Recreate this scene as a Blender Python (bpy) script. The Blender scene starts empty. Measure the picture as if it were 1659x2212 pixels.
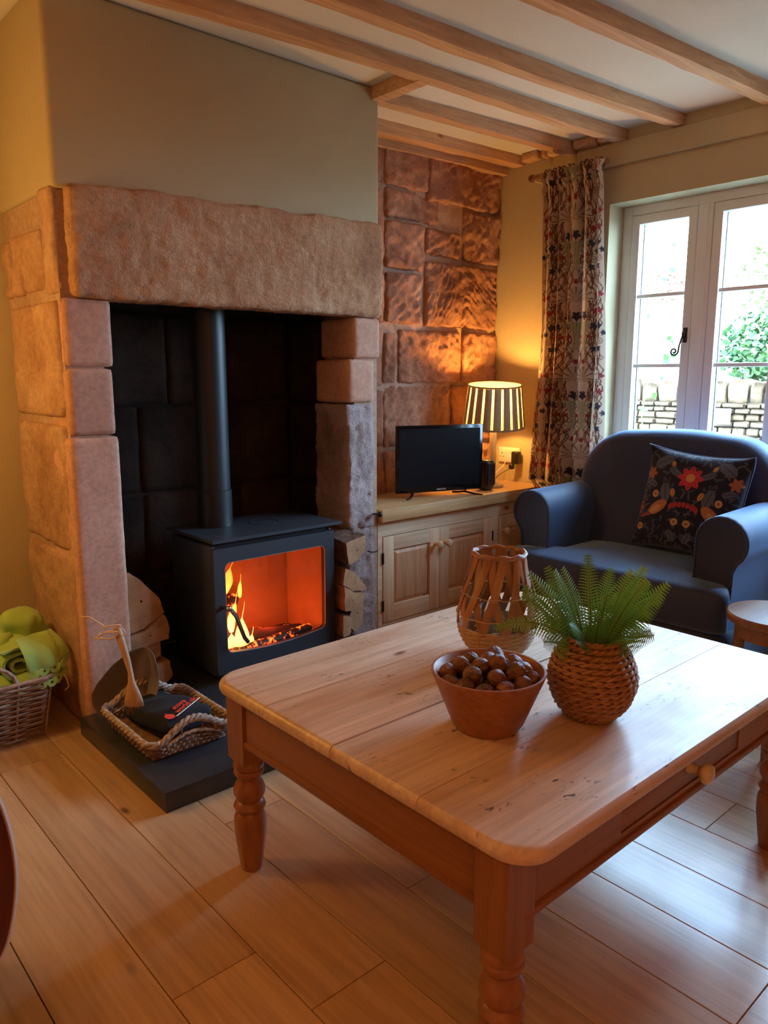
import bpy, bmesh, math, random
import numpy as np
from mathutils import Vector, Matrix, noise
R = math.radians
PI = math.pi
S = bpy.context.scene
COL = S.collection
random.seed(11)

# ------------------------------------------------------------------ camera
cam_d = bpy.data.cameras.new('camera')
cam = bpy.data.objects.new('camera', cam_d); COL.objects.link(cam)
cam_d.sensor_fit = 'VERTICAL'; cam_d.sensor_height = 36.0
cam_d.lens = 1640.0 / 2212.0 * 36.0
cam_d.clip_start = 0.02
cam.location = (0, 0, 1.2)
pitch = math.atan(294 / 1640)
cam.rotation_euler = (PI / 2 - pitch, 0, -R(41.7))
S.camera = cam

# ------------------------------------------------------------------ world
W = bpy.data.worlds.new('sky'); S.world = W; W.use_nodes = True
wn = W.node_tree.nodes; wl = W.node_tree.links
wn.clear()
wo = wn.new('ShaderNodeOutputWorld'); wb = wn.new('ShaderNodeBackground')
wb.inputs[0].default_value = (0.40, 0.68, 1.0, 1); wb.inputs[1].default_value = 42.0
wl.new(wb.outputs[0], wo.inputs[0])

# ------------------------------------------------------------------ sun, portal, room lamps out of frame, added ceiling fill
def light(name, kind, loc, energy, color, **kw):
    d = bpy.data.lights.new(name, kind); d.energy = energy; d.color = color
    for k, v in kw.items():
        if k == 'portal': d.cycles.is_portal = True
        elif k not in ('rot',): setattr(d, k, v)
    o = bpy.data.objects.new(name, d); COL.objects.link(o); o.location = loc
    if 'rot' in kw: o.rotation_euler = kw['rot']
    return o
light('sun', 'SUN', (5, 0, 6), 7.0, (1.0, 0.84, 0.6), angle=R(1), rot=(0, R(-52), R(-12)))
light('window_portal', 'AREA', (3.51, 1.335, 1.41), 1, (1, 1, 1), shape='RECTANGLE', size=1.20, size_y=1.66, portal=True,
      rot=(0, R(90), 0))
light('room_lamp', 'POINT', (-0.75, -1.5, 1.85), 12, (1.0, 0.29, 0.05), shadow_soft_size=0.22)
light('ceiling_bounce_fill', 'SPOT', (-0.6, -0.9, 1.3), 90, (1.0, 0.36, 0.09), shadow_soft_size=0.1, spot_size=R(130), spot_blend=.5, rot=(R(180), 0, 0))  # added unseen spot aimed up, fills the room with warm ceiling bounce
light('alcove_lamp', 'POINT', (0.02, 2.5, 1.35), 18, (1.0, 0.52, 0.12), shadow_soft_size=0.1)

# ------------------------------------------------------------------ exposure and renderer options
S.view_settings.view_transform = 'Standard'
S.view_settings.look = 'None'
S.view_settings.gamma = 1.0
S.view_settings.use_curve_mapping = False
S.view_settings.exposure = 0.40
cy = S.cycles
cy.use_denoising = True
cy.max_bounces = 8; cy.diffuse_bounces = 4; cy.glossy_bounces = 4; cy.transparent_max_bounces = 16; cy.transmission_bounces = 4
cy.caustics_reflective = False; cy.caustics_refractive = False
cy.sample_clamp_indirect = 6.0

# ================================================================== helpers
def put(o, parent=None):
    COL.objects.link(o)
    if parent is not None:
        o.parent = parent
        w = parent.location.copy(); p = parent.parent
        while p is not None:
            w += p.location; p = p.parent
        o.matrix_parent_inverse = Matrix.Translation(-w) if parent.type == 'EMPTY' else Matrix.Identity(4)
    return o

def thing(name, label, cat, loc=(0, 0, 0), group=None, kind=None):
    o = bpy.data.objects.new(name, None); COL.objects.link(o); o.location = loc
    o.empty_display_size = 0.05
    tag(o, label, cat, group, kind)
    return o

def tag(o, label=None, cat=None, group=None, kind=None):
    if label: o['label'] = label
    if cat: o['category'] = cat
    if group: o['group'] = group
    if kind: o['kind'] = kind
    return o

def mesh(name, V, F, mat, parent=None, smooth=None, angle=35):
    me = bpy.data.meshes.new(name)
    me.from_pydata([tuple(v) for v in V], [], F)
    me.update()
    bm = bmesh.new(); bm.from_mesh(me)
    bmesh.ops.recalc_face_normals(bm, faces=bm.faces)
    bm.to_mesh(me); bm.free()
    if smooth is not False:
        me.polygons.foreach_set('use_smooth', [True] * len(me.polygons))
        if smooth is None: me.set_sharp_from_angle(angle=R(angle))
    if mat: me.materials.append(mat)
    return put(bpy.data.objects.new(name, me), parent)

class MB:
    """collects shapes; build() makes ONE mesh object"""
    def __init__(s): s.V = []; s.F = []
    def add(s, V, F):
        b = len(s.V); s.V += [Vector(v) for v in V]; s.F += [tuple(b + i for i in f) for f in F]; return s
    def box(s, x0, x1, y0, y1, z0, z1, bev=0.0, rot=None, piv=None, seg=2):
        bm = bmesh.new(); bmesh.ops.create_cube(bm, size=1)
        for v in bm.verts:
            v.co = Vector(((x0 + x1) / 2 + v.co.x * (x1 - x0), (y0 + y1) / 2 + v.co.y * (y1 - y0), (z0 + z1) / 2 + v.co.z * (z1 - z0)))
        if bev > 0: bmesh.ops.bevel(bm, geom=bm.edges[:], offset=bev, segments=seg, profile=0.5, affect='EDGES')
        bm.verts.index_update()
        V = [v.co.copy() for v in bm.verts]; F = [[v.index for v in f.verts] for f in bm.faces]; bm.free()
        if rot is not None:
            p = Vector(piv) if piv is not None else Vector(((x0 + x1) / 2, (y0 + y1) / 2, (z0 + z1) / 2))
            V = [rot @ (v - p) + p for v in V]
        return s.add(V, F)
    def loft(s, rings, cap=True, closed=True):
        n = len(rings[0]); V = [p for r in rings for p in r]; F = []
        for i in range(len(rings) - 1):
            for j in range(n if closed else n - 1):
                k = (j + 1) % n
                F.append((i * n + j, i * n + k, (i + 1) * n + k, (i + 1) * n + j))
        if cap and closed:
            F.append(tuple(range(n))[::-1]); F.append(tuple((len(rings) - 1) * n + j for j in range(n)))
        return s.add(V, F)
    def lathe(s, c, prof, seg=28, cap=True, wob=None):
        rings = []
        for (r, z) in prof:
            rings.append([Vector((c[0] + (r + (wob(2 * PI * i / seg, z) if wob else 0)) * math.cos(2 * PI * i / seg),
                                  c[1] + (r + (wob(2 * PI * i / seg, z) if wob else 0)) * math.sin(2 * PI * i / seg), c[2] + z)) for i in range(seg)])
        return s.loft(rings, cap)
    def tube(s, pts, r, seg=8, cap=True, closed=False):
        pts = [Vector(p) for p in pts]; n = len(pts); rings = []
        up = Vector((0, 0, 1)); prev = None
        for i, p in enumerate(pts):
            a = pts[(i - 1) % n] if closed or i > 0 else pts[0]; b = pts[(i + 1) % n] if closed or i < n - 1 else pts[-1]
            t = (b - a).normalized() if (b - a).length > 1e-9 else Vector((0, 0, 1))
            if prev is None:
                u = t.cross(up)
                if u.length < 0.05: u = t.cross(Vector((1, 0, 0)))
            else:
                u = prev - t * prev.dot(t)
            u.normalize(); prev = u; w = t.cross(u)
            rr = r(i / (n - 1)) if callable(r) else r
            rings.append([p + (u * math.cos(2 * PI * k / seg) + w * math.sin(2 * PI * k / seg)) * rr for k in range(seg)])
        if closed: rings.append(rings[0]); cap = False
        return s.loft(rings, cap)
    def sphere(s, c, r, su=16, sv=10, sc=(1, 1, 1)):
        rings = []
        for i in range(sv + 1):
            a = -PI / 2 + PI * i / sv; rr = max(math.cos(a), 0.004) * r
            rings.append([Vector((c[0] + rr * math.cos(2 * PI * k / su) * sc[0], c[1] + rr * math.sin(2 * PI * k / su) * sc[1], c[2] + math.sin(a) * r * sc[2])) for k in range(su)])
        return s.loft(rings)
    def xf(s, m):
        s.V = [m @ v for v in s.V]; return s
    def build(s, name, mat, parent=None, smooth=None, angle=35):
        return mesh(name, s.V, s.F, mat, parent, smooth, angle)

def box(name, b, mat, parent=None, bev=0.003):
    return MB().box(*b, bev=bev).build(name, mat, parent)

def fr(p, o=4):
    return noise.fractal(p, 1.0, 2.0, o)

def rbox(b, res, r, amp=0.0, freq=6.0, seed=0, disp=None, oct_=4):
    """box on a lattice with rounded edges and noise relief -> (V, F)"""
    x0, x1, y0, y1, z0, z1 = b
    n = [max(1, int(math.ceil(d / res))) for d in (x1 - x0, y1 - y0, z1 - z0)]
    idx = {}; V = []; F = []
    rr = min(r, (x1 - x0) / 2, (y1 - y0) / 2, (z1 - z0) / 2)
    lo = (x0 + rr, y0 + rr, z0 + rr); hi = (x1 - rr, y1 - rr, z1 - rr); off = Vector((seed * 7.3, seed * 3.1, seed * 5.7))
    def vert(i, j, k):
        key = (i, j, k)
        if key in idx: return idx[key]
        p = Vector((x0 + (x1 - x0) * i / n[0], y0 + (y1 - y0) * j / n[1], z0 + (z1 - z0) * k / n[2]))
        c = Vector((min(max(p.x, lo[0]), hi[0]), min(max(p.y, lo[1]), hi[1]), min(max(p.z, lo[2]), hi[2])))
        d = p - c; nn = Vector((0, 0, 0))
        if d.length > 1e-9: nn = d.normalized(); p = c + nn * rr
        if rr < 1e-6 or nn.length < .5:
            nn = Vector((-(i == 0) + (i == n[0]), -(j == 0) + (j == n[1]), -(k == 0) + (k == n[2])));
            if nn.length > 0: nn.normalize()
        if amp: p = p + nn * (fr(p * freq + off, oct_) * amp)
        if disp: p = disp(p, nn)
        idx[key] = len(V); V.append(p); return idx[key]
    def face(ax, side):
        a, c = [q for q in range(3) if q != ax]
        for i in range(n[a]):
            for j in range(n[c]):
                q = []
                for (di, dj) in ((0, 0), (1, 0), (1, 1), (0, 1)):
                    k = [0, 0, 0]; k[ax] = n[ax] if side else 0; k[a] = i + di; k[c] = j + dj; q.append(vert(*k))
                F.append(tuple(q))
    for ax in range(3):
        face(ax, 0); face(ax, 1)
    return V, F

def stone(name, b, mat, parent, res=0.03, r=0.012, amp=0.006, freq=7, seed=0, disp=None):
    V, F = rbox(b, res, r, amp, freq, seed, disp)
    return mesh(name, V, F, mat, parent, smooth=True)

def text_obj(name, body, size, mat, mtx, parent, extr=0.0004, bold=False):
    cu = bpy.data.curves.new(name, 'FONT'); cu.body = body; cu.size = size; cu.extrude = extr
    cu.align_x = 'CENTER'; cu.align_y = 'CENTER'; cu.resolution_u = 2
    if bold: cu.offset = size * 0.02
    t = bpy.data.objects.new(name, cu); COL.objects.link(t)
    bpy.context.view_layer.update()
    me = bpy.data.meshes.new_from_object(t.evaluated_get(bpy.context.evaluated_depsgraph_get()))
    bpy.data.objects.remove(t); bpy.data.curves.remove(cu)
    me.transform(mtx); me.materials.clear(); me.materials.append(mat)
    o = bpy.data.objects.new(name, me)
    return put(o, parent)

# ================================================================== materials
def newmat(name):
    m = bpy.data.materials.new(name); m.use_nodes = True
    nt = m.node_tree; nt.nodes.clear()
    out = nt.nodes.new('ShaderNodeOutputMaterial'); b = nt.nodes.new('ShaderNodeBsdfPrincipled')
    nt.links.new(b.outputs[0], out.inputs[0])
    return m, nt, b, out

def c4(c): return (c[0], c[1], c[2], 1)

def coords(nt, scale, rand=True):
    tc = nt.nodes.new('ShaderNodeTexCoord'); mp = nt.nodes.new('ShaderNodeMapping')
    mp.inputs['Scale'].default_value = scale
    if rand:
        oi = nt.nodes.new('ShaderNodeObjectInfo'); mul = nt.nodes.new('ShaderNodeVectorMath'); mul.operation = 'SCALE'
        cx = nt.nodes.new('ShaderNodeCombineXYZ')
        for i in range(3): nt.links.new(oi.outputs['Random'], cx.inputs[i])
        nt.links.new(cx.outputs[0], mul.inputs[0]); mul.inputs['Scale'].default_value = 9.0
        ad = nt.nodes.new('ShaderNodeVectorMath'); nt.links.new(tc.outputs['Object'], ad.inputs[0]); nt.links.new(mul.outputs[0], ad.inputs[1])
        nt.links.new(ad.outputs[0], mp.inputs[0])
    else:
        nt.links.new(tc.outputs['Object'], mp.inputs[0])
    return mp.outputs[0]

def noi(nt, vec, scale, detail=4, rough=.55, dist=0):
    n = nt.nodes.new('ShaderNodeTexNoise'); n.inputs['Scale'].default_value = scale; n.inputs['Detail'].default_value = detail
    n.inputs['Roughness'].default_value = rough; n.inputs['Distortion'].default_value = dist
    nt.links.new(vec, n.inputs['Vector']); return n.outputs['Fac']

def ramp(nt, fac, stops):
    r = nt.nodes.new('ShaderNodeValToRGB'); e = r.color_ramp.elements
    while len(e) > 1: e.remove(e[-1])
    e[0].position = stops[0][0]; e[0].color = c4(stops[0][1])
    for p, c in stops[1:]:
        q = e.new(p); q.color = c4(c)
    nt.links.new(fac, r.inputs[0]); return r.outputs[0]

def g(v): return (v, v, v)

def mix(nt, a, b, fac, mode='MIX'):
    m = nt.nodes.new('ShaderNodeMix'); m.data_type = 'RGBA'; m.blend_type = mode
    ins = m.inputs
    for key, val in (('A', a), ('B', b)):
        s = [i for i in ins if i.name == key and i.type == 'RGBA'][0]
        if hasattr(val, 'is_output'): nt.links.new(val, s)
        else: s.default_value = c4(val)
    f = [i for i in ins if i.name == 'Factor' and i.type == 'VALUE'][0]
    if hasattr(fac, 'is_output'): nt.links.new(fac, f)
    else: f.default_value = fac
    return [o for o in m.outputs if o.type == 'RGBA'][0]

def bump(nt, b, h, strength, dist=.01, prev=None):
    n = nt.nodes.new('ShaderNodeBump'); n.inputs['Strength'].default_value = strength; n.inputs['Distance'].default_value = dist
    nt.links.new(h, n.inputs['Height'])
    if prev is not None: nt.links.new(prev, n.inputs['Normal'])
    if b is not None: nt.links.new(n.outputs[0], b.inputs['Normal'])
    return n.outputs[0]

def tint(nt, colr, amt):
    """per-object brightness variation"""
    oi = nt.nodes.new('ShaderNodeObjectInfo')
    f = ramp(nt, oi.outputs['Random'], [(0, g(1 - amt)), (1, g(1 + amt * .6))])
    return mix(nt, colr, f, 1.0, 'MULTIPLY')

def plain(name, col, rough=.5, metal=0.0, col2=None, ns=6, b=0.0, bs=60, stretch=(1, 1, 1), sheen=0, coat=0, rnd=0.0, bd=.005, spec=.5):
    m, nt, p, out = newmat(name)
    v = coords(nt, stretch, rnd > 0)
    c = ramp(nt, noi(nt, v, ns, 5), [(.32, col), (.7, col2)]) if col2 else None
    if rnd > 0:
        if c is None:
            rg = nt.nodes.new('ShaderNodeRGB'); rg.outputs[0].default_value = c4(col); c = rg.outputs[0]
        c = tint(nt, c, rnd)
    if c is not None: nt.links.new(c, p.inputs['Base Color'])
    else: p.inputs['Base Color'].default_value = c4(col)
    p.inputs['Roughness'].default_value = rough; p.inputs['Metallic'].default_value = metal
    p.inputs['Specular IOR Level'].default_value = spec
    p.inputs['Sheen Weight'].default_value = sheen; p.inputs['Coat Weight'].default_value = coat
    if sheen: p.inputs['Sheen Roughness'].default_value = .5; p.inputs['Sheen Tint'].default_value = (.35, .6, 1, 1) if 'navy' in name else (1, 1, 1, 1)
    if b > 0: bump(nt, p, noi(nt, v, bs, 4), b, bd)
    return m

def wood(name, c1, c2, axis=0, rough=.5, knot=(.07, .03, .015), kn=.05, scale=1.0, rnd=.12, b=.15, coat=0.0, wear=None, spec=.5, dents=False):
    m, nt, p, out = newmat(name)
    sc = [9.0 * scale] * 3; sc[axis] = .75 * scale
    v = coords(nt, sc)
    grain = noi(nt, v, 1.6, 6, .6, 1.2)
    sc2 = [70.0] * 3; sc2[axis] = 2.5
    fine = noi(nt, coords(nt, sc2), 1.0, 3, .6)
    c = ramp(nt, grain, [(.3, c1), (.5, tuple((a + b_) / 2 for a, b_ in zip(c1, c2))), (.72, c2)])
    fr_ = ramp(nt, fine, [(.3, g(.72)), (.6, g(1.05))])
    c = mix(nt, c, fr_, .75, 'MULTIPLY')
    ks = [4.2] * 3; ks[axis] = 1.9
    vo = nt.nodes.new('ShaderNodeTexVoronoi'); vo.inputs['Scale'].default_value = 1.15
    kd = nt.nodes.new('ShaderNodeVectorMath'); kd.operation = 'ADD'; kn2 = nt.nodes.new('ShaderNodeTexNoise'); kn2.inputs['Scale'].default_value = 3.0
    kv = coords(nt, ks); nt.links.new(kv, kn2.inputs['Vector']); ks2 = nt.nodes.new('ShaderNodeVectorMath'); ks2.operation = 'SCALE'; ks2.inputs['Scale'].default_value = .16
    nt.links.new(kn2.outputs['Color'], ks2.inputs[0]); nt.links.new(kv, kd.inputs[0]); nt.links.new(ks2.outputs[0], kd.inputs[1]); nt.links.new(kd.outputs[0], vo.inputs['Vector'])
    kf = ramp(nt, vo.outputs['Distance'], [(kn * .55, g(1)), (kn * 1.5, g(0))])
    c = mix(nt, c, knot, kf)
    if dents:
        dn = noi(nt, coords(nt, (40, 95, 40), False), 1, 3, .6, .5); big = noi(nt, coords(nt, (1, 1, 1), False), 6, 2)
        dm = nt.nodes.new('ShaderNodeMath'); dm.operation = 'MULTIPLY'
        nt.links.new(ramp(nt, dn, [(.60, g(0)), (.65, g(1))]), dm.inputs[0]); nt.links.new(ramp(nt, big, [(.52, g(0)), (.62, g(1))]), dm.inputs[1])
        c = mix(nt, c, (.05, .03, .03), dm.outputs[0])
        pl = noi(nt, coords(nt, (3, 7, 3), False), 1.2, 4); c = mix(nt, c, (.44, .20, .09), ramp(nt, pl, [(.5, g(0)), (.72, g(.55))]))
    c = tint(nt, c, rnd)
    nt.links.new(c, p.inputs['Base Color'])
    if wear:
        w = noi(nt, coords(nt, (1, 1, 1), False), 5, 5, .7)
        nt.links.new(ramp(nt, w, [(.35, g(rough - wear)), (.7, g(rough + wear))]), p.inputs['Roughness'])
    else:
        p.inputs['Roughness'].default_value = rough
    p.inputs['Coat Weight'].default_value = coat; p.inputs['Coat Roughness'].default_value = .3
    p.inputs['Specular IOR Level'].default_value = spec
    bump(nt, p, fine, b, .002)
    return m

def sandstone(name, cols, bs=45, b=.5, bd=.006, rough=.95, ns=3.5, rnd=.12):
    m, nt, p, out = newmat(name)
    v = coords(nt, (1, 1, 1))
    c = ramp(nt, noi(nt, v, ns, 8, .65), [(.28, cols[0]), (.48, cols[1]), (.7, cols[2])])
    sp = ramp(nt, noi(nt, v, 55, 3, .7), [(.35, g(.72)), (.6, g(1.1))])
    c = mix(nt, c, sp, .6, 'MULTIPLY')
    if rnd: c = tint(nt, c, rnd)
    nt.links.new(c, p.inputs['Base Color'])
    p.inputs['Roughness'].default_value = rough; p.inputs['Specular IOR Level'].default_value = .2
    n1 = bump(nt, None, noi(nt, v, bs, 6, .7), b, bd)
    bump(nt, p, noi(nt, v, bs * 4, 3, .6), b * .5, bd * .3, n1)
    return m

def glassy(name, tintc=(1, 1, 1), fac=.07, rough=.02):
    m, nt, p, out = newmat(name); nt.nodes.remove(p)
    t = nt.nodes.new('ShaderNodeBsdfTransparent'); t.inputs[0].default_value = c4(tintc)
    gl = nt.nodes.new('ShaderNodeBsdfGlossy'); gl.inputs['Roughness'].default_value = rough
    mx = nt.nodes.new('ShaderNodeMixShader'); mx.inputs[0].default_value = fac
    nt.links.new(t.outputs[0], mx.inputs[1]); nt.links.new(gl.outputs[0], mx.inputs[2]); nt.links.new(mx.outputs[0], out.inputs[0])
    return m

def emis(name, col, strength):
    m, nt, p, out = newmat(name); nt.nodes.remove(p)
    e = nt.nodes.new('ShaderNodeEmission'); e.inputs[0].default_value = c4(col); e.inputs[1].default_value = strength
    nt.links.new(e.outputs[0], out.inputs[0]); return m

def attr_cloth(name, rough=.9, sheen=.1, transl=0.0):
    m, nt, p, out = newmat(name)
    a = nt.nodes.new('ShaderNodeAttribute'); a.attribute_name = 'print'
    nt.links.new(a.outputs['Color'], p.inputs['Base Color'])
    p.inputs['Roughness'].default_value = rough; p.inputs['Sheen Weight'].default_value = sheen
    p.inputs['Specular IOR Level'].default_value = .2
    bump(nt, p, noi(nt, coords(nt, (1, 1, 1), False), 900, 2), .2, .001)
    if transl:
        t = nt.nodes.new('ShaderNodeBsdfTranslucent'); nt.links.new(a.outputs['Color'], t.inputs[0])
        mx = nt.nodes.new('ShaderNodeMixShader'); mx.inputs[0].default_value = transl
        nt.links.new(p.outputs[0], mx.inputs[1]); nt.links.new(t.outputs[0], mx.inputs[2]); nt.links.new(mx.outputs[0], out.inputs[0])
    return m

MAT = {}
MAT['floor'] = wood('oak_floor', (.48, .28, .14), (.66, .43, .24), 1, .36, (.16, .085, .045), .05, .8, .13, .12, coat=.7, wear=.06)
MAT['gap'] = plain('floor_gap', (.05, .03, .018), .9)
MAT['plaster'] = plain('sage_plaster', (.48, .385, .235), .9, col2=(.52, .425, .265), ns=2.2, b=.15, bs=16, bd=.01, spec=.2)
MAT['ceiling'] = plain('white_plaster', (.72, .69, .62), .92, col2=(.78, .75, .69), ns=2, b=.1, bs=10, bd=.01, spec=.2)
MAT['beam'] = wood('beam_pine', (.54, .275, .125), (.76, .45, .24), 0, .62, (.10, .04, .02), .06, .9, .1, .3)
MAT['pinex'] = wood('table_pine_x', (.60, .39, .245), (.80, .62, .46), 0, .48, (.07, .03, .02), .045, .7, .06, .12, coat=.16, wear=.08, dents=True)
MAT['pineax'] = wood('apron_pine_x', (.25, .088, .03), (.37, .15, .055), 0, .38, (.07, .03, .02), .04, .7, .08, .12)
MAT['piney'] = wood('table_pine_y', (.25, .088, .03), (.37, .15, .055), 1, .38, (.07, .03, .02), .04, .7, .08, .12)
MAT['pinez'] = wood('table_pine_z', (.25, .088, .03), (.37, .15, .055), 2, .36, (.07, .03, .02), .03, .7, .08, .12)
MAT['cupx'] = wood('cupboard_pine_x', (.68, .46, .27), (.84, .64, .42), 0, .5, (.20, .07, .03), .05, 1.4, .1, .1)
MAT['cupz'] = wood('cupboard_pine_z', (.66, .43, .25), (.82, .61, .39), 2, .5, (.20, .07, .03), .05, 1.4, .1, .1)
MAT['panel'] = wood('cupboard_panel', (.58, .30, .14), (.72, .44, .25), 2, .5, (.20, .07, .03), .03, 1.6, .06, .1)
MAT['worktop'] = wood('oak_worktop', (.56, .32, .13), (.74, .48, .24), 0, .38, (.2, .09, .04), .03, 1.2, .05, .1)
MAT['lintel'] = sandstone('lintel_stone', [(.32, .14, .075), (.58, .31, .165), (.74, .49, .30)], 34, .9, .012, ns=2.6, rnd=0)
MAT['pink'] = sandstone('dressed_pink_stone', [(.50, .255, .165), (.58, .32, .22), (.66, .39, .275)], 60, .22, .003, ns=2.5, rnd=.06)
MAT['rough'] = sandstone('rough_grey_stone', [(.28, .20, .18), (.46, .35, .32), (.58, .46, .43)], 40, 1.0, .012, rnd=0)
MAT['rock'] = sandstone('rock_faced_stone', [(.25, .105, .065), (.42, .20, .12), (.54, .31, .20)], 26, .8, .012, ns=4)
MAT['mortar'] = sandstone('lime_mortar', [(.38, .235, .16), (.46, .30, .21), (.52, .36, .26)], 30, .5, .006, rnd=0)
MAT['return'] = sandstone('mortared_stone', [(.34, .18, .10), (.48, .28, .17), (.58, .38, .25)], 20, .5, .008, ns=5, rnd=.08)
MAT['soot'] = sandstone('sooty_stone', [(.014, .010, .008), (.026, .017, .013), (.06, .036, .026)], 20, .5, .006, ns=2.5)
MAT['slate'] = plain('hearth_slate', (.028, .032, .040), .27, col2=(.042, .046, .054), ns=6, b=.12, bs=50, bd=.002)
MAT['stove'] = plain('stove_steel', (.032, .037, .047), .45, .0, b=.1, bs=260, bd=.0006, spec=.6)
MAT['flue'] = plain('flue_enamel', (.012, .012, .013), .45, 0, spec=.5)
MAT['liner'] = plain('fire_board', (.50, .34, .22), .9, col2=(.40, .25, .16), ns=7)
MAT['char'] = plain('charred_wood', (.03, .018, .012), .9, col2=(.09, .05, .03), ns=14, b=.8, bs=30)
MAT['chrome'] = plain('polished_steel', (.55, .52, .5), .2, 1)
MAT['steel'] = plain('brushed_steel', (.42, .36, .31), .5, .6)
MAT['black'] = plain('black_plastic', (.012, .012, .013), .3)
MAT['gloss'] = plain('gloss_black', (.006, .006, .007), .12, spec=.4)
MAT['screen'] = plain('switched_off_screen', (.010, .011, .014), .28, spec=.3)
MAT['logo'] = plain('silver_print', (.62, .62, .65), .4)
MAT['iron'] = plain('black_iron', (.02, .018, .016), .5, .3)
MAT['white'] = plain('white_frame', (.82, .83, .84), .35)
MAT['velvet'] = plain('navy_velvet', (.010, .014, .044), .62, col2=(.014, .019, .058), ns=4, sheen=.8, b=.1, bs=300, bd=.0006)
MAT['leather'] = plain('oxblood_leather', (.11, .018, .012), .32, col2=(.06, .010, .008), ns=8, b=.15, bs=150, bd=.001)
MAT['darkwood'] = wood('dark_wood', (.10, .035, .016), (.18, .07, .03), 2, .4, kn=.01)
MAT['stool'] = wood('stool_wood', (.18, .065, .022), (.30, .12, .045), 0, .3, kn=.02, coat=.5)
MAT['bowl'] = wood('bowl_wood', (.30, .10, .038), (.42, .165, .065), 0, .45, kn=.02, scale=1.6, rnd=.02)
MAT['walnut'] = plain('walnut_shell', (.09, .032, .014), .45, col2=(.38, .17, .08), ns=60, b=1, bs=110, bd=.008, rnd=.4)
MAT['cane'] = plain('cane_strip', (.26, .095, .030), .42, col2=(.44, .19, .07), ns=20, b=.3, bs=80, rnd=.15, stretch=(1, 1, .3))
MAT['rope'] = plain('seagrass_rope', (.30, .13, .045), .6, col2=(.46, .23, .09), ns=60, b=.5, bs=200, rnd=.1)
MAT['cord'] = plain('light_cane', (.40, .21, .09), .6, col2=(.55, .33, .16), ns=60, b=.4, bs=150, rnd=.1)
MAT['wicker'] = plain('wicker_brown', (.20, .105, .055), .6, col2=(.36, .21, .12), ns=30, b=.5, bs=120)
MAT['wicker2'] = plain('wicker_grey', (.24, .15, .10), .55, col2=(.52, .40, .31), ns=40, b=.5, bs=120)
MAT['felt'] = plain('lime_felt', (.34, .56, .12), .95, col2=(.42, .64, .16), ns=9, b=.3, bs=400, bd=.001, sheen=.3)
MAT['cloth'] = plain('black_cloth', (.008, .009, .014), .95, col2=(.013, .015, .024), ns=8, b=.3, bs=200, bd=.001)
MAT['redink'] = plain('red_print', (.72, .06, .03), .7)
MAT['whiteink'] = plain('white_print', (.8, .8, .82), .7)
MAT['beech'] = wood('beech_handle', (.48, .24, .11), (.60, .34, .17), 2, .5, kn=.0)
MAT['twine'] = plain('twine', (.80, .58, .38), .8)
MAT['logend'] = plain('cut_log_end', (.36, .19, .09), .9, col2=(.55, .33, .17), ns=14, b=.5, bs=40)
MAT['bark'] = plain('bark', (.10, .05, .03), .95, col2=(.22, .12, .075), ns=16, b=1, bs=30, bd=.01)
MAT['fern'] = plain('fern_green', (.09, .33, .06), .5, col2=(.26, .55, .17), ns=8)
MAT['stem'] = plain('fern_stem', (.10, .13, .03), .6)
MAT['leaf'] = plain('garden_leaf', (.02, .07, .015), .6, col2=(.07, .13, .03), ns=5)
MAT['gravel'] = plain('garden_ground', (.12, .11, .08), .9, col2=(.17, .15, .11), ns=6)
MAT['bank'] = plain('dry_bank', (.16, .15, .10), .9, col2=(.20, .18, .13), ns=6)
MAT['gstone'] = sandstone('garden_stone', [(.09, .055, .03), (.16, .10, .055), (.24, .16, .09)], 20, .6, .01, ns=2, rnd=.3)
MAT['gdark'] = plain('garden_joint', (.015, .012, .008), .95)
MAT['glass'] = glassy('window_glass', (1, 1, 1), .04)
MAT['stoveglass'] = glassy('stove_glass', (.98, .9, .85), .03)
MAT['jar'] = glassy('jar_glass', (.93, .96, .95), .12)
MAT['brass'] = plain('aged_brass_knob', (.62, .46, .26), .35, .0, col2=(.75, .62, .42), ns=60)
MAT['socket'] = plain('white_socket', (.78, .76, .70), .35)
MAT['ribbon'] = plain('tan_ribbon', (.45, .33, .2), .8)

# ================================================================== the room
CE = 2.34
floor = box('floor', (-1.5, 3.4, -2.6, 3.02, -.05, -.014), MAT['gap'], bev=0); tag(floor, kind='structure')
random.seed(5)
x = 1.69 - .19 * 17
while x < 3.4:
    x1 = min(x + .19, 3.4); y = -2.6 + random.uniform(-1.2, 0)
    while y < 3.02:
        y1 = y + random.choice((1.15, 1.45, 1.8, 2.1))
        a, b_ = max(y, -2.6), min(y1, 3.02)
        if b_ - a > .05 and x1 - max(x, -1.5) > .02:
            MB().box(max(x, -1.5) + .0011, x1 - .0011, a + .0009, b_ - .0009, -.014, 0, bev=.0009, seg=1).build('plank', MAT['floor'], floor, smooth=False)
        y = y1
    x += .19
ceiling = box('ceiling', (-1.5, 3.55, -2.6, 3.1, CE, CE + .08), MAT['ceiling'], bev=0); tag(ceiling, kind='structure')

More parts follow.
